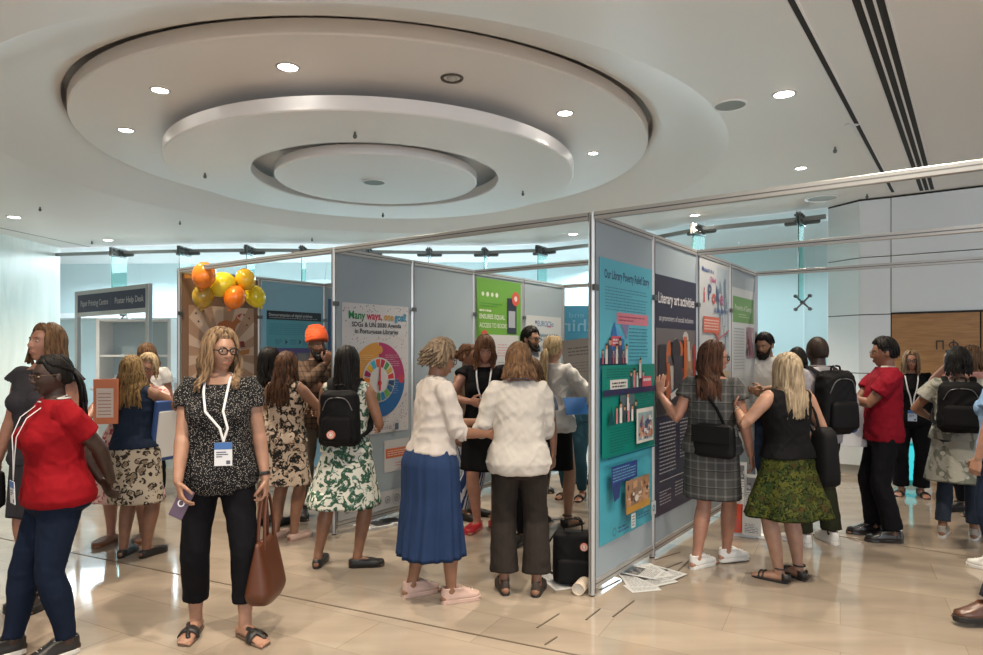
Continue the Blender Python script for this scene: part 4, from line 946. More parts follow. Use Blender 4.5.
        o = link(name, remesh(mb, vox, amp, s.seed), m, s.root)
        if collar:
            c = MB(); n = 24; rings = []
            for z, r, q in ((1.425, .075, .066), (1.445, .068, .062), (1.475, .060, .060), (1.455, .074, .070), (1.425, .090, .080)):
                rings.append([s.TU @ V((r*math.cos(2*PI*k/n), .012+q*math.sin(2*PI*k/n), z-(.03 if math.sin(2*PI*k/n) < -.9 else 0))) for k in range(n)])
            c.loft(rings, cap=False); s.child('collar', c, collar)
        return o
    def skirt(s, m, waist=1.06, hem=.50, rx=.24, ry=.20, pleats=0, amp=.012, name='skirt', off=.014, cy=0, bias=0, hip=None):
        mb = MB(); n = 96; rings = []; rng = random.Random(s.seed); ph = [rng.uniform(0, 6) for _ in range(4)]; pr = s.prof; N_ = 30
        fx = (s.leg[0][2].x+s.leg[1][2].x)/2*.5; fy = (s.leg[0][2].y+s.leg[1][2].y)/2*.5
        def ring(z):
            z = max(z, .90)
            for (a, b) in zip(pr, pr[1:]):
                if a[0] <= z <= b[0]: t = (z-a[0])/(b[0]-a[0]); return [a[i]*(1-t)+b[i]*t for i in range(4)]
        for j in range(N_+1):
            z = waist+(hem-waist)*j/N_; _, bx, by, y = ring(z); bx = bx*s.wt+off; by = by*(1+(s.wt-1)*1.3)+off
            t = max(0, (waist-.14-z)/max(.01, waist-.14-hem)) if waist > .95 else j/N_; t = max(0, min(1, t)); R = []
            ax = bx*(1-t)+rx*t; ay = by*(1-t)+ry*t
            if hip: ax = max(ax, bx+hip*min(1, j/6)); ay = max(ay, by+hip*min(1, j/6))
            cx_, cy_ = fx*t, y*(1-t)+(cy+fy)*t
            for q in range(n):
                u = 2*PI*q/n; f = amp*(.25+t)*(math.sin(u*5+ph[0])*.5+math.sin(u*9+ph[1])*.35)
                if pleats: f += pleats*min(1, j/4)*(.35+.65*t)*(math.sin(u*17+ph[2]+.6*math.sin(z*6))*.6+math.sin(u*29+ph[3])*.3)
                R.append(V((cx_+(ax+f)*math.cos(u), cy_+(ay+f)*math.sin(u), z+bias*math.cos(u)*t)))
            if waist > .93: T = s.TU; k2 = max(0, min(1, (z-.86)/.1)); R = [p.lerp(T @ p, k2) for p in R]
            rings.append(R)
        inner = [[V((p.x*.0+ (p.x), p.y, p.z+.0)) for p in rings[-1]]]
        c = sum((p for p in rings[-1]), V())/n; rings.append([c+(p-c)*.97+V((0, 0, .01)) for p in rings[-1]]); rings.append([c+(p-c)*.90+V((0, 0, .12)) for p in rings[-1]])
        mb.loft(rings); o = mb.build(name, m, s.root, True); return o
    def trousers(s, m, off=.012, wid=None, t1=1.93, waist=1.0, name='trousers', amp=.0045):
        mb = MB(); s.torso(mb, .79, waist, off+.002, bust=False)
        for i in (0, 1): s.legtube(mb, i, 0, t1, off, wid)
        return link(name, remesh(mb, .008, amp, s.seed+5, 9), m, s.root)
    def shoes(s, m, kind='sneaker', sole=None):
        for i in (0, 1):
            hip, kn, an, toe = s.leg[i]; f = V((math.sin(toe), -math.cos(toe), 0)); rt = V((math.cos(toe), math.sin(toe), 0)); b = V((an.x, an.y, an.z-.085)); lift = s.legs[i][2]; tl = min(.12, lift*.6)
            def pp(y, z, x=0): return b+f*y+rt*x+V((0, 0, z-tl*max(0, y)*4.5*.9))
            outline = [(-.068, .0), (-.062, .020), (-.04, .032), (0, .034), (.06, .037), (.12, .045), (.16, .043), (.190, .029), (.202, .0)] if s.sex == 'f' else [(-.080, .0), (-.073, .022), (-.05, .034), (0, .036), (.06, .039), (.12, .048), (.17, .046), (.205, .030), (.218, .0)]
            pts = [(y, x) for y, x in outline]+[(y, -x*(1.0)) for y, x in outline[-2:0:-1]]
            th = .028 if kind in ('sneaker', 'dress') else .016
            sl = MB(); sl.loft([[pp(y*1.02, z, x*g) for y, x in pts] for z, g in ((-.004, .94), (.004, 1.04), (th-.004, 1.06), (th, 1.0))]); root = s.root
            up = MB()
            if kind in ('sneaker', 'dress'):
                up.loft([[pp(y*.99, z, x*g) for y, x in pts] for z, g in ((th-.006, 1.0), (th+.012, 1.03))]+[
                    [pp(-.08+(y+.08)*.97, th+.030-(.0 if y < .12 else .006), x*.97) for y, x in pts],
                    [pp(-.078+(y+.08)*.82, th+.052-(.016 if y > .12 else 0), x*.80) for y, x in pts],
                    [pp(-.070+(y+.08)*.55, th+.066, x*.88) for y, x in pts], [pp(-.066+(y+.08)*.50, th+.075, x*.86) for y, x in pts], [pp(-.06+(y+.08)*.46, th+.06, x*.7) for y, x in pts]])
            elif kind == 'flat':
                up.loft([[pp(y*.99, z, x*g) for y, x in pts] for z, g in ((th-.006, 1.0), (th+.015, 1.06), (th+.030, 1.03))]+[[pp(-.08+(y+.08)*.97, th+.040-(.012 if y > .12 else 0), x*.92) for y, x in pts], [pp(-.03+(y+.03)*.55 if y < .1 else .05, th+.048, x*.9) for y, x in pts]])
            elif kind == 'slide':
                for y0, y1 in ((.075, .135),):
                    up.loft([[pp(y, th+.052*math.sin(a)*(1 if y < .11 else .8), .050*math.cos(a)*(1.12 if k else 1)) for a in [PI*q/14 for q in range(15)]] for k, y in enumerate((y0, (y0+y1)/2, y1))], cap=False, closed=False)
                up.tube([pp(.06, th+.05, -.02), pp(.13, th+.035, .0), pp(.165, th+.018, .012)], .012, n=8)
            else:  # strappy sandal
                for y, hh in ((.135, .038), (.105, .044)): up.tube([pp(y, th+hh*math.sin(a)+.004, .047*math.cos(a)) for a in [PI*q/12 for q in range(13)]], .007, n=6)
                up.tube([pp(.0+.042*math.cos(a)-.012, .105, .040*math.sin(a)) for a in [2*PI*q/16 for q in range(17)]], .006, n=6)
                up.loft([[pp(-.085+.05*(1-math.cos(a)), z, .036*math.sin(a)) for a in [-PI/2+PI*q/8 for q in range(9)]] for z in (th, .075)], cap=False, closed=False)
            o = up.build('shoe' if kind not in ('slide', 'sandal') else 'sandal', m, root, True)
            if kind in ('sandal', 'slide', 'flat'):
                md = o.modifiers.new('s', 'SOLIDIFY'); md.thickness = .003
            sl.build('sole', sole or m, o, False, bevel=.003)
            if kind == 'sneaker':
                lc = MB()
                for q in range(5): y = .055+q*.022; z = th+.066-q*.006; lc.tube([pp(y, z-.010, -.022), pp(y+.005, z+.002, 0), pp(y, z-.010, .022)], .003, n=5)
                lc.build('laces', mat('lace_white', (.7, .68, .66), .8), o, True)
    # ------------- hair
    def hair(s, m, kind='long', length=.30, phi0=58, fringe=False, n=150, part=0, wave=.012, flare=0, thick=.10, front=.03, up=0, spread=1.0):
        rng = random.Random(s.seed); C_ = V((0, .008, 1.592)); RX, RY, RZ = .079+thick*.03, .099+thick*.03, .117+thick*.03
        cap = MB(); rings = []; nz, nn = 36, 48
        for i in range(1, nz):
            th = PI*i/nz; R = []
            for q in range(nn):
                u = 2*PI*q/nn; x, y, z = math.sin(th)*math.cos(u), math.sin(th)*math.sin(u), math.cos(th)
                hl = .52 if kind != 'hairline' else .6       # hairline height
                fa = math.degrees(math.atan2(abs(x), -y))     # angle from the front
                low = hl if fa < 40 else (hl-(fa-40)/35*(hl+.15) if fa < 75 else -.15-(fa-75)/40*.45)
                low = max(low, -.62)
                if kind == 'short' and s.sex == 'm' and fa > 40: low = max(low, .30-(fa-40)/75*.9)
                if kind in ('long', 'bob', 'wavy') and fa > 85: low = -.75
                t = max(0, min(1, (z-low)/.14)); t = t*t*(3-2*t); k_ = .80+(.20+0.02*noise.noise(V((x*6, y*6, z*2+s.seed))))*t
                if kind == 'buzz': k_ = .80+.18*t
                R.append(s.TH @ (C_+V((x*RX*k_, y*RY*k_, z*RZ*k_))))
            rings.append(R)
        cap.loft(rings); st = MB(); both = MB()
        both.v, both.f, both.m = cap.v, cap.f, cap.m
        def strand(phi, th0, L, r=.009, out=0, T=None, thend=95):
            P = []; sx, sy = math.sin(math.radians(phi)), -math.cos(math.radians(phi)); o_ = 1.0+rng.uniform(.0, .07)+out; ph = rng.uniform(0, 6); wv = wave*rng.uniform(.5, 1.2)
            ths = [th0+(thend-th0)*j/6 for j in range(7)]
            for th in ths:
                a = math.radians(th); P.append((C_+V((sx*RX*o_*math.sin(a), sy*RY*o_*math.sin(a), RZ*o_*math.cos(a))), 0))
            e = P[-1][0]; steps = max(2, int(L/.04)) if L > .03 else 0
            for j in range(1, steps+1):
                z = e.z-L*j/steps; t = j/steps; fx = e.x*(1+flare*t)*spread+0; fy = e.y+(.03*t if e.y > 0 else 0)
                if z < 1.46: kk = min(1, (1.46-z)/.05); tgt = (.098+.02*rng.random()) if e.y > -.02 else -(.095+.015*rng.random()+(.035 if s.sex == 'f' and z < 1.33 else 0)); fy = fy*(1-kk)+tgt*kk if abs(tgt) > abs(fy) or (tgt > 0) != (fy > 0) else fy
                P.append((V((fx+math.sin(z*28+ph)*wv, fy+math.cos(z*25+ph)*wv*.6, z)), 1))
            pts = []
            for p, fl in P:
                k_ = max(0, min(1, (p.z-1.40)/.10)); pts.append((s.TU @ p).lerp(s.TH @ p, k_))
            mth = len(pts); both.tube(pts, [(r*1.5*(1-.15*j/mth) if j < mth-3 else r*1.5*(.75-.2*(j-mth+3)), r*(.8 if j < mth-3 else .5)) for j in range(mth)], ref=(sy, -sx, 0) if True else (1, 0, 0), n=6)
        if kind in ('long', 'wavy', 'bob'):
            for k in range(n):
                phi = rng.uniform(phi0, 360-phi0); L = length*rng.uniform(.82, 1.05); strand(phi, rng.uniform(8, 60), L)
            for k in range(n//5):
                sg = rng.choice((-1, 1)); strand(sg*rng.uniform(phi0-16, phi0+6), rng.uniform(25, 40), length*rng.uniform(.75, .95), out=.03)
            for k in range(n//4):     # hair swept from the parting to the sides of the brow
                sg = rng.choice((-1, 1)); a0 = rng.uniform(5, 30); P = []
                for j in range(8):
                    t = j/7; phi = math.radians(sg*(a0+(phi0+4-a0)*t)); th = math.radians(30+28*t+34*t*t); o_ = 1.03+rng.uniform(0, .03)
                    P.append(s.TH @ (C_+V((math.sin(phi)*RX*o_*math.sin(th), -math.cos(phi)*RY*o_*math.sin(th), RZ*o_*math.cos(th)))))
                both.tube(P, [(.011, .006)]*8, ref=(0, 0, 1), n=6)
        if kind == 'short':
            for k in range(n):
                phi = rng.uniform(50, 310); strand(phi, rng.uniform(2, 50), length*.1+.01, .010, thend=(60+50*rng.random() if abs(phi-180) < 60 else 72) if s.sex == 'm' else (60+50*rng.random() if abs(phi-180) < 100 else 70), out=.02+up*rng.random())
            for k in range(n//3):
                phi = rng.uniform(-55, 55); strand(phi, rng.uniform(0, 20), .002, .010, thend=rng.uniform(38, 52), out=.03+up*rng.random())
        if kind in ('pony', 'bun', 'braids'):
            for k in range(n//2):
                phi = math.radians(rng.uniform(50, 310)); P = []
                e = V((0, .105, -.005+.03*up))
                for j in range(8):
                    t = j/7; th = math.radians(30+62*t); d_ = V((math.sin(phi)*RX*math.sin(th), -math.cos(phi)*RY*math.sin(th), RZ*math.cos(th)))*1.02
                    q_ = d_.lerp(e, t**2.2); l_ = V((q_.x/RX, q_.y/RY, q_.z/RZ)).length; q_ = q_/max(.001, l_)*(1.02+rng.random()*.02); P.append(s.TH @ (C_+q_))
                both.tube(P, [(.011, .006)]*8, ref=(0, 0, 1), n=6)
            tb = s.TH @ (C_+V((0, .115, -.005+.03*up)))
            if kind == 'bun':
                for k in range(9):
                    a = rng.uniform(0, PI); Rr = .034; ax = V((rng.uniform(-1, 1), rng.uniform(-1, 1), rng.uniform(-1, 1))).normalized(); b1 = ax.orthogonal().normalized(); b2 = ax.cross(b1); cc = s.TH @ (C_+V((0, .130, -.0+.03*up)))
                    both.tube([cc+(b1*math.cos(2*PI*j/14)+b2*math.sin(2*PI*j/14))*Rr for j in range(15)], .014, n=6)
            else:
                for k in range(n//3):
                    o1 = V((rng.uniform(-.022, .022), rng.uniform(-.012, .012), 0)); P = [tb+o1*.3]; st_ = int(length/.035); ph = rng.uniform(0, 6); LL = length*rng.uniform(.8, 1.05)
                    for j in range(1, st_+1):
                        t = j/st_; P.append(tb+V((o1.x*(1+1.0*t)+math.sin(ph+t*7)*wave, .025*min(1, t*4)+o1.y+.02*t, -LL*t)))
                    both.tube(P, [.007 if j < len(P)-2 else .004 for j in range(len(P))], n=5)
        if fringe:
            for k in range(46):
                phi = rng.uniform(-50, 50); strand(phi, rng.uniform(8, 25), .001, .008, out=.02, thend=rng.uniform(66, 74))
        s.child('hair', both, m)
        eb = MB()
        for sg in (-1, 1): eb.tube([s.TH @ V((sg*x, y, z)) for x, y, z in ((.014, -.0875, 1.6085), (.030, -.088, 1.613), (.047, -.078, 1.609))], [(.0022, .0030), (.0025, .0034), (.0015, .002)], n=6)
        s.child('eyebrows', eb, m)
    def beard(s, m, full=1.0):
        mb = MB(); h = lambda *p: s.TH @ V(p)
        for sg in (-1, 1): mb.tube([h(sg*.066, -.02, 1.575), h(sg*.062, -.045, 1.53), h(sg*.045, -.072, 1.495), h(sg*.015, -.090, 1.478-.02*(full-1))], [(.012, .010), (.016, .014), (.020*full, .016), (.022*full, .018*full)], n=10)
        mb.tube([h(-.028, -.086, 1.520), h(-.012, -.097, 1.536), h(.012, -.097, 1.536), h(.028, -.086, 1.520)], [.006, .0065, .0065, .006], n=8)
        mb.ell(h(0, -.082, 1.488-.015*(full-1)), (.036*full, .022*full, .022*full))
        link('beard', remesh(mb, .006, .004, s.seed, 40), m, s.root)
    def glasses(s, m, r=.021):
        mb = MB(); g = .0036 if m is GLB else .0024; h = lambda *p: s.TH @ V(p)
        for sg in (-1, 1):
            mb.tube([h(sg*.031+r*1.15*math.cos(a), -.100+.006*abs(math.cos(a)) if True else 0, 1.588+r*.85*math.sin(a)) for a in [2*PI*q/20 for q in range(21)]], g, n=6)
            mb.tube([h(sg*(.031+r*1.15), -.097, 1.594), h(sg*.076, -.075, 1.596), h(sg*.082, .005, 1.594)], g*.9, n=6)
        mb.tube([h(-.009, -.101, 1.592), h(0, -.104, 1.595), h(.009, -.101, 1.592)], g*.9, n=6); s.child('glasses', mb, m)
    def watch(s, i, m, r=.004, w=.010):
        sh, el, wr, *_ = s.arm[i]; d = (wr-el).normalized(); b1 = d.orthogonal().normalized(); b2 = d.cross(b1); c = wr-d*.03; mb = MB(); R = .030 if s.sex == 'f' else .034
        mb.loft([[c+d*z+(b1*math.cos(2*PI*q/20)+b2*math.sin(2*PI*q/20))*rr for q in range(20)] for z, rr in ((-w, R*.9), (-w, R), (w, R), (w, R*.9))], cap=False); mb.ell(c+(-b2 if False else V((0, 0, 0)))+b1*R, (.014, .014, .014), n=10, k=6)
        s.child('watch', mb, m)
    def pt(s, *p, up=True): return s.W @ (s.TU @ V(p) if up else V(p))
    def hpos(s, i, d=.07):
        wr, dd, n, w = s.handf[i]; return s.W @ (wr+dd*d+n*.02)
def wl(pos, yaw, H, w):
    return tuple((Matrix.Translation(V(pos)) @ Matrix.Rotation(math.radians(yaw), 4, 'Z') @ Matrix.Scale(H/1.70, 4)).inverted() @ V(w))
def badge(P, label, length=.40, col=(.72, .72, .74), card=(.66, .68, .72), z=1.05, x=0, y=None, strap=True, back=False):
    s = P; n = 12; y = y if y is not None else -.135*s.wt
    root = empty('name_badge', label, 'badge', s.pt(x, y, z), math.radians(s.yaw)); iw = root.matrix_world.inverted() if False else (Matrix.Translation(s.pt(x, y, z)) @ Matrix.Rotation(math.radians(s.yaw), 4, 'Z')).inverted()
    mb = MB(); yb = -.155 if s.sex == 'f' else -.128
    for sg in (-1, 1):
        pts = [(0, .066, 1.470), (sg*.045, .055, 1.470), (sg*.068, .0, 1.458), (sg*.066, -.055, 1.43), (sg*.060, yb*s.wt*.80, 1.36), (sg*.045, (yb-.008)*s.wt, 1.26), (x+sg*.02, min(y, (yb-.004)*s.wt), 1.17), (x, y-.008, z+.0)]
        mb.tube([iw @ s.pt(*p) for p in pts], [(.0068, .002)]*len(pts), ref=(1, 0, 0) , n=6)
    mb.build('lanyard', cloth('lanyard%d' % int(col[0]*100+col[2]*7), col), root, True)
    c = MB(); c.T = iw @ s.W @ s.TU; c.box((x-.045, y-.016, z-.13), (x+.045, y-.012, z-.005)); c.build('badge_card', mat('card_%d' % int(card[0]*99), card, .35), root)
    c = MB(); c.T = iw @ s.W @ s.TU; c.box((x-.045, y-.0168, z-.042), (x+.045, y-.0161, z-.005)); c.build('card_header', mat('card_blue', (.05, .14, .38), .35), root)
    c = MB(); c.T = iw @ s.W @ s.TU
    for k, w in enumerate((.05, .06, .03)): c.box((x-.035, y-.0168, z-.06-k*.012), (x-.035+w, y-.0161, z-.054-k*.012))
    c.box((x+.015, y-.0168, z-.122), (x+.035, y-.0161, z-.102)); c.build('card_print', mat('card_ink', (.1, .1, .14), .5), root)
def ringpath(pts, m=4):
    out = []; n = len(pts); pts = [V(p) for p in pts]
    for i in range(n-1):
        p0, p1, p2, p3 = pts[max(0, i-1)], pts[i], pts[i+1], pts[min(n-1, i+2)]
        for j in range(m):
            t = j/m; out.append(.5*((2*p1)+(p2-p0)*t+(2*p0-5*p1+4*p2-p3)*t*t+(3*p1-p0-3*p2+p3)*t**3))
    out.append(pts[-1]); return out
BLACKN = mat('black_nylon', (.006, .006, .007), .7, spec=.15)
def soft_box(mb, w, d, h, k=3.2, n=32, levels=12, taper=.9, yo=0):
    rings = []
    for i in range(levels+1):
        t = i/levels; e = (1-abs(2*t-1)**6)**.35*.999+.001; g = 1-(1-taper)*t; R = []
        for q in range(n):
            u = 2*PI*q/n; c, sn = math.cos(u), math.sin(u); R.append(V((w/2*g*(.75+.25*e)*math.copysign(abs(c)**(2/k), c), yo+d/2*(.35+.65*e)*g*math.copysign(abs(sn)**(2/k), sn), h*t)))
        rings.append(R)
    mb.loft(rings)
def backpack(P, label, w=.30, d=.16, h=.42, z=.98, m=BLACKN, logo=None, y=None):
    y0 = y if y is not None else (.115*P.wt+d/2-.01); k = P.k
    root = empty('backpack', label, 'backpack', P.pt(0, y0, z), math.radians(P.yaw)); iw = (Matrix.Translation(P.pt(0, y0, z)) @ Matrix.Rotation(math.radians(P.yaw), 4, 'Z')).inverted()
    T = iw @ P.W @ P.TU @ Matrix.Translation((0, y0, z))
    b = MB(); b.T = T; soft_box(b, w, d, h); link('bag_body', remesh(b, .009, .008, P.seed, 9), m, root)
    b = MB(); b.T = T @ Matrix.Translation((0, d*.5, .04)); soft_box(b, w*.78, d*.45, h*.46); b.build('front_pocket', m, root, True)
    b = MB(); b.T = T; b.tube(ringpath([(-.04, 0, h-.01), (-.035, 0, h+.035), (.035, 0, h+.035), (.04, 0, h-.01)]), .008, n=8); b.build('top_handle', m, root, True)
    for sg in (-1, 1):
        b = MB(); b.T = iw @ P.W @ P.TU; sx = sg*.105; ws = P.wt
        pts = [(sx*.8, y0-.05, z+h-.03), (sx, .09, 1.435), (sx*1.02, .02, 1.462), (sx, -.07*ws, 1.41), (sx*1.05, -.125*ws-(.03 if P.sex == 'f' else 0), 1.28), (sg*.155*ws, -.09*ws, 1.14), (sg*.175*ws, .03, 1.06), (sg*w*.42, y0, z+.06)]
        pts = ringpath(pts, 3); b.tube(pts, [(.026, .007)]*len(pts), ref=(1, 0, 0), n=10); b.build('shoulder_strap', m, root, True)
    b = MB(); b.T = T
    b.tube(ringpath([(-w*.36, d*.42, h*.66), (-w*.2, d*.5, h*.86), (w*.2, d*.5, h*.86), (w*.36, d*.42, h*.66)]), .004, n=6); b.build('zip', mat('zip_grey', (.15, .15, .15), .4, .5), root, True)
    if logo:
        b = MB(); b.T = T @ Matrix.Translation((logo[0], d*.5+d*.225+.012, logo[1])) @ Matrix.Rotation(-PI/2, 4, 'X'); b.rev((0, 0), [(.0, .004), (.030, .004), (.032, -.012)], 24); b.build('round_patch', mat('patch', (.62, .22, .16), .5), root)
        b = MB(); b.T = T @ Matrix.Translation((logo[0], d*.5+d*.225+.018, logo[1])) @ Matrix.Rotation(-PI/2, 4, 'X'); b.rev((0, 0), [(.018, .0), (.018, .001), (.022, .001)], 20); b.ell((0, 0, 0), (.010, .014, .002), n=8, k=4); b.build('patch_mark', mat('patch_white', (.75, .7, .68), .5), root)
    return root
# ------------------------------------------------------------------ clothes and hair colours
BLK = cloth('black', (.006, .006, .007)); BLKT = cloth('black_trouser', (.005, .005, .007)); WHT = cloth('white', (.52, .51, .50)); RED = cloth('red_polo', (.235, .005, .010))
DOTS = cloth('black_dots', (.010, .010, .011), 'dots', c2=(.50, .47, .44), sc=1.45); JEAN = cloth('dark_jeans', (.007, .013, .030)); NAVY = cloth('navy', (.015, .025, .05))
LEO = cloth('leopard', (.50, .44, .36), 'leopard', c2=(.035, .028, .025), c3=(.22, .17, .13)); PINKD = cloth('pink_dots', (.62, .42, .38), 'leopard', c2=(.35, .07, .10), c3=(.62, .42, .38), sc=.9)
FLB = cloth('floral_brown', (.55, .44, .34), 'floral', c2=(.02, .02, .02), c3=(.30, .20, .14), sc=1.7); FLG = cloth('floral_green', (.60, .60, .54), 'floral', c2=(.035, .085, .055), c3=(.14, .24, .20), sc=1.8)
PLAID = cloth('plaid', (.055, .055, .055), 'plaid', c2=(.13, .13, .125), c3=(.03, .03, .03)); CHECK = cloth('check_shirt', (.12, .075, .05), 'plaid', c2=(.02, .016, .015), sc=1.3)
GREENK = cloth('green_skirt', (.05, .025, .008), 'blotch', c2=(.020, .036, .009), c3=(.07, .07, .012), sc=1.7); BLUEK = cloth('blue_skirt', (.018, .037, .095)); GREYW = cloth('dark_grey', (.035, .033, .04))
OLIVE = cloth('olive_trousers', (.018, .020, .011)); GREYT = cloth('grey_dress', (.33, .33, .29), 'floral', c2=(.16, .17, .14), c3=(.40, .40, .36), sc=.6)
H_BR = hair_mat('brown', (.050, .022, .011), (.13, .060, .028)); H_BLK = hair_mat('black', (.003, .0026, .0026), (.010, .008, .007)); H_BLD = hair_mat('dark_blond', (.075, .045, .026), (.32, .21, .12))
H_BLN = hair_mat('blond', (.26, .18, .09), (.52, .40, .24)); H_ASH = hair_mat('ash', (.075, .052, .034), (.22, .16, .105)); H_BRL = hair_mat('light_brown', (.065, .034, .017), (.19, .105, .052)); H_GOLD = hair_mat('golden_brown', (.055, .030, .013), (.30, .19, .075)); H_BALD = hair_mat('stubble', (.02, .012, .009), (.03, .02, .015))
SBLK = mat('shoe_black', (.014, .013, .013), .45); SWHT = mat('shoe_white', (.62, .62, .60), .5); SOLEW = mat('sole_white', (.66, .65, .62), .5); SPINK = mat('shoe_blush', (.55, .38, .32), .6); SBRN = mat('shoe_brown', (.09, .035, .018), .3, coat=.4); SRED = mat('shoe_red', (.45, .02, .03), .35); STAN = mat('sole_tan', (.12, .075, .05), .6); STAND = mat('shoe_tan', (.24, .10, .05), .5)
GLB = mat('frame_black', (.01, .01, .01), .3); GLM = mat('frame_metal', (.10, .06, .04), .3, .5); STRAPW = mat('watch_steel', (.4, .4, .4), .25, .9)
def gpos(px, Y): return V(((px-491.5)/FPX*Y, Y, 0))
# --- 1 woman in the red polo at the left front
p = Person('woman in a red polo shirt and dark jeans standing side-on at the left front, hands behind her back', gpos(57, 3.57), -42, 1.57, wt=1.2, skin='dark', head=(4, 4), lean=2, legs=((-.09, -.20, 0, -5), (.10, .02, 0, 5)), arms=((-.06, .26, .93, (-1, .8, 0), (0, 1, 0), (.6, .1, -.5)), (.04, .27, .96, (1, .8, 0), (0, 1, 0), (-.5, .1, -.7))), voxel=.006)
p.root['label'] = 'woman in red polo shirt and jeans at the left front, hands behind her back'
p.trousers(JEAN, .010, lambda t: .052 if t > 1.3 else 0, 1.97); p.top(RED, .86, 1.45, .62, .016, .012, .014); p.child('collar', (lambda m: (m.tube([p.TU @ V((.072*math.cos(a), .005+.066*math.sin(a), 1.455-.014*(math.sin(a) < 0))) for a in [2*PI*k/24 for k in range(25)]], [(.006, .018)]*25, ref=(0, 0, 1), n=8), m)[1])(MB()), WHT)
p.hair(H_BLK, 'braids', .26, wave=.01, n=110); p.glasses(GLM, .019); p.shoes(SBLK, 'sneaker', SOLEW); badge(p, 'white lanyard and badge worn by the woman in the red polo shirt', z=1.02, y=-.20)
# --- 2 woman in sleeveless grey behind her
p = Person('tall woman in a sleeveless dark grey dress standing behind the red polo woman', gpos(44, 4.25), -12, 1.76, wt=1.08, skin='pink', head=(-12, -8), legs=((-.05, 0, 0, -5), (.05, 0, 0, 5)), arms=((-.30, -.04, .86, (-.6, 1, 0)), None))
p.top(GREYW, .86, 1.43, .12, .016, .01, .03); p.skirt(GREYW, .95, .55, .20, .17, name='dress_skirt'); p.hair(H_BRL, 'bob', .13, phi0=74, n=170, flare=.2); p.shoes(SBLK, 'flat')
hp = p.hpos(0); root = empty('shoulder_bag', 'black bag hanging at the left edge beside the woman in grey', 'bag', hp+V((.0, -.02, -.22)), math.radians(-40)); b = MB(); soft_box(b, .22, .10, .24); b.build('bag_body', BLACKN, root, True); b = MB(); b.tube(ringpath([(-.07, 0, .2), (-.04, 0, .30), (.04, 0, .30), (.07, 0, .2)]), .008, n=6); b.build('handle', BLACKN, root, True)
# --- 5 hugged woman (first, she stands behind) and 4 leopard skirt
p = Person('fair haired woman in glasses and pink patterned dress being hugged', gpos(130, 5.62), 8, 1.58, wt=1.1, skin='pink', head=(6, 6), side=13, legs=((-.16, 0, 0, -20), (.10, .04, 0, 10)), arms=((-.22, -.36, 1.12, (-1, .3, -.4)), (.16, -.38, 1.22, (1, .2, -.3))))
p.top(PINKD, .9, 1.43, .5, .014, .015, .02); p.skirt(PINKD, .98, .38, .30, .24, amp=.02, name='dress_skirt'); p.hair(H_BLN, 'short', .5, n=130, up=.04); p.glasses(GLM); p.shoes(STAND, 'flat', STAND)
p = Person('woman in a leopard print skirt and black top seen from behind, hugging someone', gpos(136, 5.22), 172, 1.55, wt=1.16, skin='tan', head=(10, 0), side=3, legs=((-.10, 0, 0, -14), (.10, .02, 0, 10)), arms=((-.10, -.34, 1.30, (-1, 0, -.6), (.2, 1, 0), (.9, .1, .2)), (.19, -.30, 1.26, (1, .1, -.6), (-.2, 1, 0), (.3, -.5, .8))))
p.top(NAVY, .93, 1.43, 0, .014, .008, .01); p.skirt(LEO, 1.02, .47, .235, .17, amp=.004); p.hair(H_GOLD, 'wavy', .30, n=170, wave=.018, flare=.5); p.shoes(SBLK, 'flat')
root = empty('folder', 'orange and white printed folder held up by the hugging woman', 'folder', at(106, 424, 5.05), math.radians(12)); MB().box((-.085, -.01, 0), (.085, .01, .34)).build('cover', mat('folder_orange', (.60, .20, .10), .5), root, bevel=.003)
b = MB(); b.box((-.062, -.0135, .05), (.055, -.011, .27)); b.build('label_sheet', mat('label_white', (.66, .58, .54), .5), root); b = MB()
for k in range(7): b.box((-.05, -.0155, .07+k*.026), (.04, -.014, .075+k*.026))
b.build('print', mat('print_brown', (.35, .12, .08), .5), root)
root = empty('tote_bag', 'narrow blue and white bag hanging behind the leopard skirt', 'bag', at(164, 460, 5.3), math.radians(70)); b = MB(); b.T = Matrix.Rotation(math.radians(8), 4, 'X'); b.box((-.14, -.02, 0), (.14, .02, .48)); b.build('bag_body', mat('bag_blue', (.04, .10, .30), .6), root, bevel=.01); b = MB(); b.T = Matrix.Rotation(math.radians(8), 4, 'X'); b.box((-.12, -.028, .03), (.12, .028, .40)); b.build('side_panel', WHITE, root, bevel=.006)
# --- 6 woman behind the desk
p = Person('brown haired woman in a white top bending by the help desk', gpos(152, 7.3), -6, 1.68, skin='pink', head=(0, 14), lean=6, wt=1.1, voxel=.008)
p.top(WHT, .86, 1.42, .4, .014, .02, .015); p.trousers(BLKT); p.hair(H_BRL, 'bob', .14, fringe=True, n=120); p.shoes(SBLK, 'flat'); badge(p, 'thin lanyard worn by the woman at the help desk', z=1.05, col=(.25, .2, .2))
# --- 7 woman in the dotted blouse
PW = p = Person('woman in glasses, black dotted blouse and black trousers walking with a handbag', gpos(219, 3.80), 14, 1.71, wt=1.05, skin='fair', head=(34, 2), legs=((-.13, .05, 0, -8), (.15, -.10, .0, 38)), arms=((-.175, -.22, .86, (-.3, 1, -.1), (.7, .3, 0), (.25, -.3, -1)), (.265, -.06, .80, (.2, 1, 0), (-1, .2, 0), (.05, 0, -1), .9)), voxel=.0055)
p.trousers(BLKT, .010, lambda t: .076-.012*max(0, t-1) if t > .9 else 0, 1.72); p.top(DOTS, .80, 1.40, .42, .014, .022, .010, .010); p.hair(H_BLD, 'wavy', .21, phi0=66, n=230, wave=.015, flare=.2, thick=.22); p.glasses(GLB, .022); p.shoes(SBLK, 'slide', STAN); p.watch(1, GLB)
badge(p, 'white lanyard and badge on the dotted blouse', z=1.10, x=.05, y=-.185)
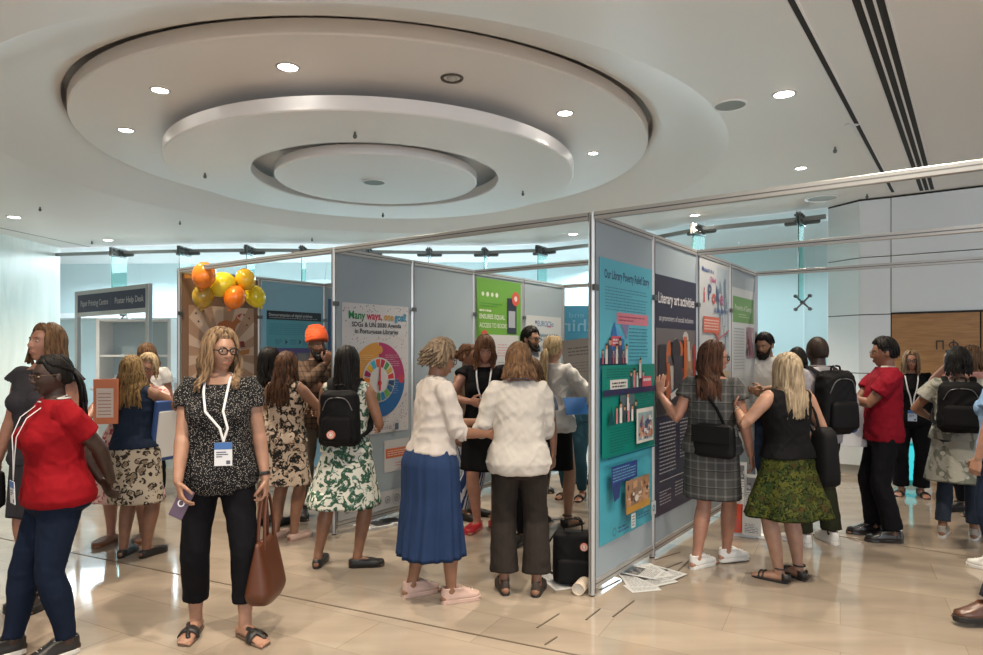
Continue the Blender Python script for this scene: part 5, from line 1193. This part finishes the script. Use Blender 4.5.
wr, dd, n_, w_ = p.handf[0]; hp = p.W @ (wr+dd*.10+n_*.01)
root = empty('smartphone', 'purple smartphone with a white ring held by the woman in the dotted blouse', 'phone', hp, 0); root.rotation_euler = (math.radians(-12), math.radians(22), math.radians(-6))
b = MB(); b.box((-.04, -.006, -.10), (.04, .006, .055)); b.build('phone_body', mat('phone_purple', (.09, .06, .10), .4), root, bevel=.005); b = MB(); b.T = Matrix.Translation((0, -.0065, -.02)) @ Matrix.Rotation(PI/2, 4, 'X'); b.rev((0, 0), [(.013, 0), (.013, .002), (.019, .002), (.019, 0)], 24); b.build('ring', mat('ring_white', (.75, .75, .78), .4), root)
LEA = mat('leather_brown', (.085, .024, .008), .42)
hp = p.hpos(1, .075); root = empty('handbag', 'brown leather tote handbag carried by the woman in the dotted blouse', 'handbag', hp+V((.02, 0, -.60)), math.radians(88))
b = MB(); rings = []
for j in range(13):
    t = j/12; e = min(1, .72+t*2.2); wx, wy = (.185-.045*t)*e, (.085-.070*t**1.3)*e; R = []
    for q in range(32): u = 2*PI*q/32; c, sn = math.cos(u), math.sin(u); R.append(V((wx*math.copysign(abs(c)**.5, c), wy*math.copysign(abs(sn)**.6, sn), .34*t+(.0 if j else .0))))
    rings.append(R)
b.loft(rings); o = b.build('bag_body', LEA, root, True)
for sy in (-1, 1):
    b = MB(); P_ = ringpath([(-.075, sy*.018, .26), (-.07, sy*.018, .36), (-.05, sy*.014, .50), (0, sy*.01, .595), (.05, sy*.014, .50), (.07, sy*.018, .36), (.075, sy*.018, .26)]); b.tube(P_, [(.010, .005)]*len(P_), ref=(0, 1, 0), n=8); b.build('handle', LEA, root, True)
# --- 9, 8 women in front of the cyan poster, 10 turban man
p = Person('man in an orange turban and checked shirt with his hand on his chin', gpos(317, 6.55), 32, 1.77, 'm', 1.02, 'brown', head=(5, 2), arms=((.02, -.20, 1.42, (-1, -.3, -1), (0, 1, 0), (.4, -.1, .9), 1.2), (-.02, -.25, 1.20, (1, .2, -.4), (0, 1, 0), (-1, -.1, .1))), legs=((-.13, 0, 0, -15), (.13, -.02, 0, 12)))
p.top(CHECK, .80, 1.455, 1.9, .016, .015, .0, .006); p.trousers(cloth('grey_brown', (.13, .10, .075)), .018, lambda t: .075 if t > 1 else 0); p.beard(H_BLK, 1.5); p.shoes(SBLK, 'dress')
TUR = mat('turban_orange', (.75, .10, .02), .75); mb = MB()
for q in range(5):
    for sg in (-1, 1):
        P_ = []
        for j in range(17):
            a = PI*j/16*.92; tt = q/4; g_ = 1-.32*tt*tt
            P_.append(p.TH @ V((sg*(.092*g_*math.sin(a))-.010*sg*tt*math.cos(a), .014-.112*g_*math.cos(a), 1.628+.105*tt+.034*(1-tt)*max(0, math.cos(a))**.7+.016*tt*math.sin(a)+.022*max(0, -math.cos(a)))))
        mb.tube(P_, [(.019, .014)]*17, ref=(0, 0, 1), n=8)
mb.ell(p.TH @ V((0, .034, 1.690)), (.097, .122, .102), p.TH.to_3x3()); link('turban', remesh(mb, .006, .002, 3, 30), TUR, p.root)
p = Person('dark haired woman in a pale print top behind the floral dress woman', gpos(270, 6.15), 165, 1.62, skin='tan', head=(-25, 0), voxel=.008)
p.top(FLB, .9, 1.43, .5, .014, .01, .02); p.skirt(FLB, 1.0, .55, .22, .18, name='dress_skirt'); p.hair(H_BLK, 'long', .24, n=100); p.shoes(SBLK, 'flat')
p = Person('woman with long wavy brown hair in a beige floral sleeveless dress', gpos(286, 5.68), 158, 1.58, skin='tan', wt=1.08, head=(-10, 4), legs=((-.09, 0, 0, -6), (.10, .02, 0, 8)), arms=((-.13, -.30, 1.14, (-1, .2, -.5)), (.16, -.30, 1.16, (1, .2, -.4))))
p.top(FLB, .9, 1.43, 0, .014, .008, .02); p.skirt(FLB, 1.0, .52, .25, .20, amp=.012, name='dress_skirt'); p.hair(hair_mat('wavy_brown', (.020, .010, .006), (.12, .055, .028)), 'wavy', .34, n=180, wave=.018, flare=.35); p.shoes(SPINK, 'flat')
# --- 11 backpack woman in the green floral dress
p = Person('woman with long black hair in a green floral dress wearing a small backpack', gpos(347, 4.98), 176, 1.62, skin='tan', head=(-6, 2), wt=1.03, legs=((-.09, .02, 0, -75), (.22, .03, 0, 4)), arms=((-.20, -.24, 1.06, (-.5, .4, -1)), (.14, -.30, 1.15, (.4, .2, -1))))
p.legs = p.legs; p.top(FLG, .9, 1.43, 0, .012, .01, .02); p.skirt(FLG, 1.02, .48, .29, .24, amp=.02, name='dress_skirt'); p.hair(H_BLK, 'long', .31, n=170, wave=.004); p.shoes(SBLK, 'flat')
backpack(p, 'small black backpack with a round pink patch on the green floral dress', .31, .16, .42, .96, logo=(.03, .10))
# --- 12 blue skirt
p = Person('woman with short hair in a white shirt and long blue gathered skirt', gpos(432, 4.33), 118, 1.66, skin='tan', wt=1.04, head=(0, 12), lean=4, legs=((-.13, -.08, 0, -4), (.10, .10, 0, 4)), arms=((-.14, -.34, 1.08, (-.3, .5, -1)), (.08, -.38, 1.14, (.3, .5, -1))))
p.top(cloth('white_shirt', (.48, .44, .41)), .97, 1.45, 1.15, .014, .02, .022, .011, collar=cloth('white_shirt', (.48, .44, .41))); p.skirt(BLUEK, 1.06, .30, .235, .225, pleats=.016, amp=.012, off=.022, hip=.03); p.hair(H_ASH, 'short', .2, n=200, up=.10); p.glasses(GLM, .019); p.shoes(SPINK, 'sneaker', SPINK)
b = MB(); b.loft([[p.TU @ V((.150*math.cos(u), .004+.112*math.sin(u), z)) for u in [2*PI*k/32 for k in range(32)]] for z in (1.025, 1.07)]); p.child('waistband', b, BLUEK)
# --- 13 bun, 14 black dress, 16 bearded man, 17 blonde, 18
p = Person('brown haired woman with a bun in a sleeveless beige top behind the group', gpos(468, 6.45), 62, 1.66, skin='tan', head=(6, 4), voxel=.008)
p.top(cloth('beige', (.45, .33, .24)), .9, 1.42, 0, .013); p.trousers(cloth('striped_trousers', (.02, .04, .12), 'vstripe', c2=(.5, .52, .58)), .02); p.hair(H_BR, 'bun', n=130); p.glasses(GLM); p.shoes(SBLK, 'flat')
p = Person('woman with a fringe in a black dress and red shoes, looking down', gpos(485, 6.0), -4, 1.74, skin='pink', head=(8, 20), lean=4, wt=1.05, legs=((-.07, 0, 0, -20), (.08, .05, 0, 40)), arms=((-.10, -.28, 1.14, (-1, .2, -.5)), (.12, -.34, 1.10, (1, .2, -.5))))
p.top(BLK, .9, 1.43, .22, .014, .01, .02); p.skirt(BLK, 1.0, .53, .215, .17, amp=.012, name='dress_skirt'); p.hair(H_BR, 'bob', .16, fringe=True, n=140); p.shoes(SRED, 'flat'); badge(p, 'white lanyard worn over the black dress', z=1.02)
p = Person('smiling man with black hair, beard and glasses in the middle booth', gpos(530, 7.6), 40, 1.86, 'm', skin='olive', head=(10, 4), voxel=.008)
p.top(cloth('grey_tee', (.25, .26, .28)), .84, 1.45, .5, .014, .01, .02); p.trousers(NAVY, .018); p.hair(H_BLK, 'short', .10, n=140, up=.04); p.beard(H_BLK, 1); p.glasses(GLB); p.shoes(SBLK, 'dress')
p = Person('small brown haired person half hidden behind the white blouse woman', gpos(532, 5.5), -30, 1.52, skin='pink', head=(0, 6), voxel=.008)
p.top(cloth('grey_blue', (.18, .22, .32)), .86, 1.43, .5); p.trousers(BLKT); p.hair(H_BRL, 'short', .5, n=120, up=.06); p.shoes(SBLK, 'sneaker')
p = Person('blonde woman with a ponytail in a loose white shirt and short black skirt', gpos(553, 6.15), 140, 1.73, skin='fair', wt=1.02, head=(0, 4), legs=((-.13, -.05, 0, -10), (.10, .07, 0, 8)), arms=((-.10, -.36, 1.12, (-1, .2, -.5)), (.05, -.38, 1.08, (1, .2, -.5))))
p.top(WHT, .86, 1.45, 1.2, .022, .02, .05, .014); p.skirt(BLK, 1.0, .52, .19, .155, amp=.006); p.hair(H_BLN, 'pony', .36, n=170, up=-.3, wave=.01); p.shoes(SBLK, 'sandal')
root = empty('leaflet', 'bright blue leaflet held by the blonde ponytail woman', 'leaflet', at(577, 406, 5.95), math.radians(20)); b = MB(); b.T = Matrix.Rotation(math.radians(65), 4, 'X'); b.box((-.12, -.08, 0), (.10, .08, .006)); b.build('sheet', mat('sheet_blue', (.03, .16, .48), .4), root)
p = Person('dark haired woman in a striped top holding up a large printed sheet', gpos(574, 7.3), -32, 1.60, skin='pink', head=(-5, 2), arms=((-.20, -.30, 1.05, (-1, .2, -.5)), (.10, -.34, 1.62, (1, -.2, -.8), (0, 1, 0), (.2, -.2, 1))), voxel=.008)
p.top(cloth('stripe_pink', (.55, .45, .44), 'stripe', c2=(.35, .03, .06)), .9, 1.43, .8); p.trousers(cloth('teal_trousers', (.02, .06, .09)), .02); p.hair(H_BLK, 'bun', n=110); p.shoes(SBLK, 'sandal')
p = Person('woman with bare legs in a short white skirt and black strappy sandals', gpos(584, 8.1), 160, 1.62, skin='tan', voxel=.008, legs=((-.09, 0, 0, -25), (.10, 0, 0, 20)))
p.top(BLK, .95, 1.43, .5); p.skirt(WHT, 1.04, .58, .19, .16, amp=.008); p.hair(H_BR, 'long', .25, n=90); p.shoes(SBLK, 'sandal')
# large sheet held up
s = Sheet(at(570, 402, 6.7), V((.86, -.35, .10)), V((-.35, -.90, .05)), .55, .62, (.50, .49, .48), .003, V((-.17, -.1, 1))); s.lines(.06, .45, .42, .1, 3, (.22, .22, .22), 110, .4); s.lines(.06, .28, .35, .12, 4, (.30, .30, .30), 111, .3)
s.build('printed_sheet', 'large white printed sheet held up beside the tall post', 'sheet')
# --- 15 white blouse
p = Person('woman with brown bobbed hair in a white blouse and black wide trousers, seen from behind', gpos(519, 4.42), 176, 1.64, skin='tan', wt=1.06, head=(8, 6), legs=((-.12, .02, 0, -10), (.10, .0, 0, 12)), arms=((-.12, -.30, 1.06, (-.4, .6, -1)), (.27, -.22, 1.10, (.35, .6, -1))))
p.root['label'] = 'woman in white blouse and black wide trousers seen from behind'
p.trousers(cloth('brown_black', (.026, .021, .018)), .012, lambda t: .086+.016*max(0, t-1), 1.84, 1.02); p.top(cloth('cream_blouse', (.48, .455, .42)), .83, 1.45, 1.75, .018, .02, .030, .011); p.hair(H_BRL, 'bob', .11, n=190, wave=.012, flare=.3, fringe=True); p.shoes(mat('shoe_dark', (.04, .028, .022), .6), 'sneaker', SBLK)
badge(p, 'pale blue lanyard around the neck of the white blouse woman', z=1.10, col=(.35, .42, .62))
# --- 20 plaid dress
p = Person('woman with long brown hair in a grey plaid dress, hand on the booth post', gpos(712, 4.93), 150, 1.66, skin='pink', wt=1.06, head=(-62, 4), legs=((-.07, -.20, 0, -40), (.10, .05, 0, -25)), arms=((-.27, -.05, .86, (-.6, 1, 0)), (*wl(gpos(712, 4.93), 150, 1.66, (1.285, 5.12, 1.27)), (.3, .3, -1), (0, -1, .1), (.0, -.15, 1), .1)))
p.root.name = 'person'
H_ = p
p.top(PLAID, .88, 1.43, .40, .016, .02, .015, .008); p.skirt(PLAID, 1.0, .53, .215, .17, amp=.006, name='dress_skirt'); p.hair(hair_mat('long_brown', (.028, .012, .007), (.085, .036, .02)), 'long', .30, phi0=80, n=180, wave=.004); p.glasses(GLB); p.shoes(SWHT, 'sneaker', SOLEW)
def crossbag(P, label, side, z, w=.30, h=.24, y=.16, m=BLACKN, x=.16):
    root = empty('shoulder_bag', label, 'bag', P.pt(side*x, y, z), math.radians(P.yaw)+side*.3); b = MB(); soft_box(b, w, .10, h, taper=.95); b.build('bag_body', m, root, True)
    b = MB(); b.box((-w*.46, .052, h*.45), (w*.46, .060, h*.96)); b.build('flap', m, root, bevel=.004)
    iw = (Matrix.Translation(P.pt(side*x, y, z)) @ Matrix.Rotation(math.radians(P.yaw)+side*.3, 4, 'Z')).inverted(); b = MB()
    pts = ringpath([(side*(x+.08), y, z+h*.9), (side*.06, .155, 1.22), (-side*.05, .125, 1.36), (-side*.105, .03, 1.452), (-side*.10, -.09, 1.39), (side*.03, -.19, 1.22), (side*.19, -.08, 1.05), (side*(x+.06), y-.04, z+h*.9)])
    b.tube([iw @ P.pt(*q) for q in pts], [(.013, .004)]*len(pts), ref=(1, 0, 0), n=8); b.build('strap', m, root, True)
crossbag(p, 'black shoulder bag worn crosswise over the grey plaid dress', -1, .86, .32, .24, .17, x=.05)
# --- 21 blonde in the green skirt
p = Person('woman with long blonde hair in a black top and green patterned skirt', gpos(787, 4.68), 196, 1.57, skin='fair', wt=1.12, head=(14, 0), legs=((-.10, 0, 0, 0), (.09, .02, 0, 30)), arms=((-.22, -.12, .95, (-1, 1, 0)), (.28, -.22, 1.28, (1, .3, -1), (-.4, .6, .2), (.0, -.3, 1), 1.1)))
p.top(BLK, .93, 1.43, 0, .014, .008, .035); p.skirt(GREENK, 1.0, .50, .33, .28, amp=.03); p.hair(H_BLN.copy() if False else hair_mat('greyish_blond', (.15, .11, .07), (.38, .30, .20)), 'long', .34, n=190, wave=.005); p.shoes(SBLK, 'sandal'); p.watch(1, STRAPW)
q = p.hpos(1, .07); root = empty('phone_case', 'small dark object held up by the blonde woman in the black top', 'phone', q); b = MB(); b.box((-.035, -.012, -.02), (.035, .012, .035)); b.build('body', mat('dark_red', (.08, .01, .012), .4), root, bevel=.006)
root = empty('shoulder_bag', 'black cloth bag hanging from the right shoulder of the blonde woman', 'bag', p.pt(-.25, .10, .70), math.radians(p.yaw)); b = MB(); soft_box(b, .17, .22, .42, taper=.7); b.build('bag_body', BLACKN, root, True); b = MB(); iw = (Matrix.Translation(p.pt(-.25, .10, .70)) @ Matrix.Rotation(math.radians(p.yaw), 4, 'Z')).inverted(); pp_ = ringpath([(-.25, .06, 1.1), (-.19, .06, 1.3), (-.13, .02, 1.445), (-.17, -.06, 1.3), (-.24, .0, 1.1)]); b.tube([iw @ p.pt(*q) for q in pp_], [(.012, .004)]*len(pp_), n=8); b.build('strap', BLACKN, root, True)
# --- 23, 24 behind; 22 backpack man
p = Person('bearded man in a white shirt looking down beyond the last booth panel', gpos(768, 7.6), -40, 1.80, 'm', skin='olive', head=(-10, 18), lean=5, arms=((-.05, -.34, 1.10, (-1, .2, -.5)), (.06, -.34, 1.12, (1, .2, -.5))), voxel=.008)
p.top(WHT, .84, 1.455, 1.1, .016, .01, .02, collar=WHT); p.trousers(NAVY, .018); p.hair(H_BLK, 'short', .10, n=140, up=.04); p.beard(H_BLK, 1.15); p.shoes(SBLK, 'dress')
p = Person('dark haired person just visible beside the bald backpack man', gpos(797, 7.0), 170, 1.62, skin='tan', voxel=.008)
p.top(BLK, .84, 1.45, .5); p.trousers(BLKT); p.hair(H_BLK, 'short', .5, n=110); p.shoes(SBLK, 'sneaker')
p = Person('bald man in a grey shirt and olive trousers wearing a large black backpack', gpos(817, 5.55), 194, 1.71, 'm', 1.06, 'dark', head=(-6, 2), legs=((-.14, .0, 0, -10), (.14, .0, 0, 12)), arms=((-.22, -.22, 1.08, (-1, .6, -.4)), (.20, -.24, 1.10, (1, .5, -.4))))
p.top(cloth('grey_shirt', (.36, .34, .36)), .84, 1.455, 1.1, .016, .01, .02, collar=cloth('grey_shirt', (.36, .34, .36))); p.trousers(OLIVE, .018, lambda t: .080 if t > .9 else 0); p.hair(H_BALD, 'buzz', n=1); p.shoes(SWHT, 'sneaker', SOLEW)
backpack(p, 'large black backpack on the bald man in the grey shirt', .33, .19, .50, .93)
# --- 26 woman in black with lanyard
p = Person('fair haired woman in glasses and black clothes facing the camera by the wood wall', gpos(911, 7.45), -28, 1.60, skin='pink', wt=1.1, head=(0, 2), legs=((-.10, 0, 0, -15), (.10, 0, 0, 15)))
p.root['label'] = 'fair haired woman in glasses and black clothes by the wooden wall'
p.top(BLK, .84, 1.43, 1.6, .018, .02, .035); p.trousers(BLKT, .018, lambda t: .085 if t > .9 else 0); p.hair(H_BLD, 'bob', .15, n=150, wave=.012); p.glasses(GLB); p.shoes(SBLK, 'sandal'); badge(p, 'white lanyard with pale badge on the woman by the wooden wall', z=1.02, y=-.18, card=(.45, .55, .7))
# --- 25 man in the red polo
p = Person('man with black hair and glasses in a dark red polo shirt, arms folded', gpos(883, 5.72), -104, 1.70, 'm', .98, 'brown', head=(-4, 6), lean=-2, legs=((-.10, -.04, 0, -4), (.12, .04, 0, 4)), arms=((.08, -.30, 1.16, (-1, .1, -.8), (0, 1, 0), (1, -.3, 0)), (-.06, -.27, 1.19, (1, .1, -.8), (0, 1, 0), (-1, -.2, .1))))
p.top(cloth('red_dark', (.20, .006, .016)), .84, 1.455, .62, .018, .016, .02, .010, collar=WHT); p.trousers(BLKT, .016, lambda t: .078 if t > .9 else 0); p.hair(H_BLK, 'short', .10, n=160, up=.04); p.glasses(GLM, .020); p.shoes(mat('shoe_shine', (.012, .011, .012), .2, coat=.5), 'dress')
sd = MB(); sh, el, wr, *_ = p.arm[1]; c = sh.lerp(el, .42)+V((.062, -.01, 0)); sd.box(c-V((.002, .035, .012)), c+V((.004, .035, .012))); p.child('sleeve_mark', sd, mat('mark_white', (.6, .5, .5), .6), False)
root = empty('paper_bag', 'white paper carrier bag with a blue logo between the backpack and the red polo man', 'bag', at(851, 446, 5.85), math.radians(-10)); root['label'] = 'white paper bag with blue mark beside the man in red'
b = MB(); b.loft([[V((x*g, y, z)) for x, y in ((-.12, -.045), (.12, -.045), (.12, .045), (-.12, .045))] for z, g in ((0, .95), (.20, 1), (.36, 1.02))]); b.build('bag_body', mat('bag_white', (.62, .63, .66), .5), root, bevel=.003); b = MB(); b.rev((0, 0), [(.022, .0), (.022, .002), (.040, .002), (.040, 0)], 20); b.v = [V((v.x, -.046-v.z, v.y+.16)) for v in b.v]; b.build('logo', mat('logo_blue', (.03, .07, .3), .4), root)
for sg in (-1, 1):
    b = MB(); b.tube(ringpath([(-.05, sg*.04, .35), (-.03, sg*.03, .45), (.03, sg*.03, .45), (.05, sg*.04, .35)]), .004, n=6); b.build('handle', mat('cord', (.5, .5, .5), .7), root, True)
# --- 28, 27, 29
p = Person('person with glasses raising a camera behind the black haired backpack woman', gpos(971, 6.6), -80, 1.64, skin='pink', head=(0, 0), arms=((-.02, -.26, 1.52, (-1, -.2, -1), (0, 1, 0), (.2, -.2, 1), 1.1), (.05, -.26, 1.54, (1, -.2, -1), (0, 1, 0), (-.1, -.1, 1), 1.1)), voxel=.008)
p.top(cloth('pink_top', (.45, .25, .24)), .86, 1.43, .5); p.trousers(BLKT); p.hair(H_BRL, 'bob', .12, n=120); p.glasses(GLB); p.shoes(SBLK, 'sneaker')
q = (p.hpos(0)+p.hpos(1))/2; root = empty('camera_phone', 'small dark camera held at eye level at the right edge', 'camera', q+V((0, -.0, .03)), math.radians(10)); b = MB(); b.box((-.012, -.06, -.03), (.012, .06, .035)); b.build('body', mat('cam_dark', (.02, .02, .02), .4), root, bevel=.004); b = MB(); b.tube([(-.01, 0, 0), (-.035, 0, 0)], .02, (0, 1, 0), 12, round_=False); b.build('lens', mat('cam_lens', (.04, .04, .05), .2), root)
p = Person('woman with black hair in a pale grey dress and dark leggings wearing a black backpack', gpos(958, 5.75), 150, 1.60, skin='tan', wt=1.1, head=(-4, 2), legs=((-.12, 0, 0, -8), (.12, .02, 0, -10)), arms=((-.20, -.22, 1.05, (-1, .6, -.4)), (.20, -.24, 1.06, (1, .5, -.4))))
p.root['label'] = 'black haired woman in pale grey dress wearing a black backpack'
p.top(GREYT, .9, 1.43, .5, .016, .02, .03); p.skirt(GREYT, 1.0, .52, .27, .22, amp=.02, name='dress_skirt'); p.trousers(cloth('leggings', (.03, .04, .06)), .006, lambda t: .062 if t > 1.1 else 0, 1.86); p.hair(H_BLK, 'short', .7, n=190, up=.16); p.shoes(mat('shoe_grey', (.35, .33, .30), .6), 'sneaker', SOLEW)
backpack(p, 'black backpack over the pale grey dress at the right', .36, .18, .44, .98)
p = Person('person in a light blue shirt cut off by the right edge', gpos(1004, 4.9), -150, 1.62, skin='fair', wt=1.1, arms=((-.28, -.05, .90, (-.6, 1, 0)), (.26, -.06, .86, (.6, 1, 0))))
p.top(cloth('light_blue', (.22, .36, .58)), .84, 1.44, .5, .016, .02, .03); p.trousers(NAVY, .016); p.hair(H_BR, 'bob', .12, n=90); p.shoes(SWHT, 'sneaker', SOLEW); p.watch(0, GLB)
p = Person('person in dark trousers and shiny brown shoes stepping in at the right corner', gpos(1030, 3.95), -92, 1.74, 'm', skin='fair', legs=((-.06, .12, 0, 0), (.06, -.26, 0, 0)))
p.top(cloth('blue_suit', (.03, .04, .07)), .80, 1.45, 1.9, .018, .01, .02); p.trousers(cloth('suit_trousers', (.03, .035, .05)), .016, lambda t: .075 if t > .9 else 0); p.hair(H_BR, 'short', .1, n=90); p.shoes(SBRN, 'dress', SBLK)
# ------------------------------------------------------------------ small things on the floor
g0 = gp(574, 585)
root = empty('backpack', 'black square backpack with round red patch standing on the floor by the tall post', 'backpack', V((g0.x, 4.62, 0)), math.radians(-8))
b = MB(); soft_box(b, .28, .16, .36, k=5, taper=.97, levels=14); link('bag_body', remesh(b, .008, .004, 2, 9), BLACKN, root)
b = MB(); b.T = Matrix.Translation((.0, -.085, .02)); soft_box(b, .23, .06, .17, k=5); b.build('front_pocket', BLACKN, root, True)
for x in (-.05, .05):
    pass
b = MB(); b.tube(ringpath([(-.06, 0, .34), (-.055, 0, .43), (.05, 0, .43), (.06, 0, .34)]), [(.012, .005)]*13, ref=(0, 1, 0), n=8); b.build('top_handle', BLACKN, root, True)
b = MB(); b.tube(ringpath([(-.12, .06, .33), (-.19, .02, .22), (-.20, .0, .10), (-.13, .04, .04)]), [(.020, .006)]*13, ref=(0, 1, 0), n=8); b.build('shoulder_strap', BLACKN, root, True)
b = MB(); b.T = Matrix.Translation((.075, -.085, .27)) @ Matrix.Rotation(PI/2, 4, 'X'); b.rev((0, 0), [(.001, .004), (.026, .004), (.028, -.006)], 24); b.build('round_patch', mat('patch', (.62, .22, .16), .5), root)
b = MB(); b.T = Matrix.Translation((.075, -.0895, .27)) @ Matrix.Rotation(PI/2, 4, 'X'); b.rev((0, 0), [(.016, 0), (.016, .001), (.020, .001)], 24); b.ell((0, 0, 0), (.008, .012, .002), n=8, k=4); b.build('patch_mark', mat('patch_white', (.75, .7, .68), .5), root)
# rolled tube
ta, tb_ = gp(578, 596)+V((0, 0, .042)), V((g0.x+.13, 4.66, .042)); d = (tb_-ta).normalized()
root = empty('poster_tube', 'rolled cardboard poster tube lying on the floor beside the tall post', 'tube', ta-V((0, 0, .042)), math.atan2(d.y, d.x)); KR = mat('card_tube', (.55, .46, .36), .6)
s = MB(); L = .42; R = .041
s.loft([[V((x, r*math.cos(2*PI*k/28), .042+r*math.sin(2*PI*k/28))) for k in range(28)] for x, r in ((.02, R-.006), (0, R-.005), (0, R), (L, R), (L, R-.005), (L-.02, R-.006))], cap=False); s.build('tube_wall', KR, root, True)
s = MB(); s.tube([(.018, 0, .042), (.022, 0, .042)], R-.006, (0, 1, 0), 24, round_=False); s.build('end_cap', mat('tube_cap', (.62, .58, .52), .5), root)
# papers on the floor
def paper(c, w, h, a, label, grp, z=.003, pic=0, col=(.95, .95, .94), seed=0, th=.0015):
    r = V((math.cos(a), math.sin(a), 0)); u = V((-math.sin(a), math.cos(a), 0))
    s = Sheet(V((c.x, c.y, z))-r*w/2-u*h/2, r, UP, w, h, col, th, u)
    if pic: s.photo(.02, h*.45, w-.04, h*.48, ((.10, .10, .11), (.04, .04, .05), (.3, .3, .3), (.5, .48, .46)), seed, 14)
    s.lines(.02, .02, w-.04, h*(.38 if pic else .9), 8 if pic else 14, (.2, .2, .22), seed, .3); s.build('leaflet', label, 'leaflet', grp)
for i, (px, py, a, pc, z) in enumerate(((642, 588, .25, 0, .002), (638, 581, .05, 0, .005), (652, 579, .5, 1, .008), (661, 574, .75, 1, .011), (650, 573, .35, 0, .014), (640, 574, 1.0, 1, .017))):
    paper(gp(px, py), .21, .297 if i else .15, a, 'leaflets scattered on the floor at the foot of the first booth panel', 'leaflets scattered at the foot of the turquoise poster', z, pc, seed=200+i)
for i, (px, py, a) in enumerate(((561, 582, .3), (559, 578, .6))): paper(gp(px, py), .21, .297, a, 'loose white papers under the black backpack by the tall post', 'papers under the floor backpack', .002+.003*i, 0, seed=210+i)
for i, (px, py, a) in enumerate(((373, 527, .95), (386, 524, .95), (396, 521, .95))): paper(gp(px, py), .30, .21, a-.3, 'white leaflets lying at the foot of the puzzle wheel panel', 'leaflets under the puzzle wheel poster', .002, 0, seed=220+i, th=.02)
# leaflets in a small stand at the foot of the last panel (between the two women)
root = empty('brochure_stand', 'small floor stand with white and red brochures between the plaid and green skirt women', 'brochure stand', V((gp(740, 532).x-.02, 5.75, 0)), math.radians(-25)); root['label'] = 'small brochure stand on the floor between the plaid dress and green skirt'
MB().box((-.16, 0, 0), (.16, .16, .03)).build('base', WHITE, root, bevel=.004); b = MB(); b.T = Matrix.Rotation(math.radians(-14), 4, 'X'); b.box((-.15, .06, .03), (.15, .07, .40)); b.build('back_plate', WHITE, root)
for i, (x, z, c, h_) in enumerate(((-.07, .34, (.66, .68, .70), .30), (.06, .26, (.60, .62, .64), .28), (-.10, .04, (.70, .07, .02), .24), (.05, .03, (.62, .62, .60), .2))):
    c0 = root.matrix_world; M = Matrix.Translation(root.location) @ Matrix.Rotation(math.radians(-25), 4, 'Z'); r = (M.to_3x3() @ V((1, 0, 0))); q = M @ V((x-.07, .02-.02*i, z)); u = M.to_3x3() @ V((0, .25, 1))
    s = Sheet(q, r, r.cross(u.normalized()), .15, h_, c, .004, u); s.lines(.02, .02, .11, h_*.4, 6, (.15, .16, .2), 230+i, .4)
    if i < 2: s.photo(.02, h_*.5, .11, h_*.4, ((.15, .16, .18), (.4, .42, .45), (.05, .05, .06)), 240+i, 10)
    s.build('brochure', ('tall white brochure at the top of the small stand', 'white brochure at the right of the small stand', 'red brochure at the foot of the small stand', 'pale brochure in front of the small stand')[i], 'brochure')
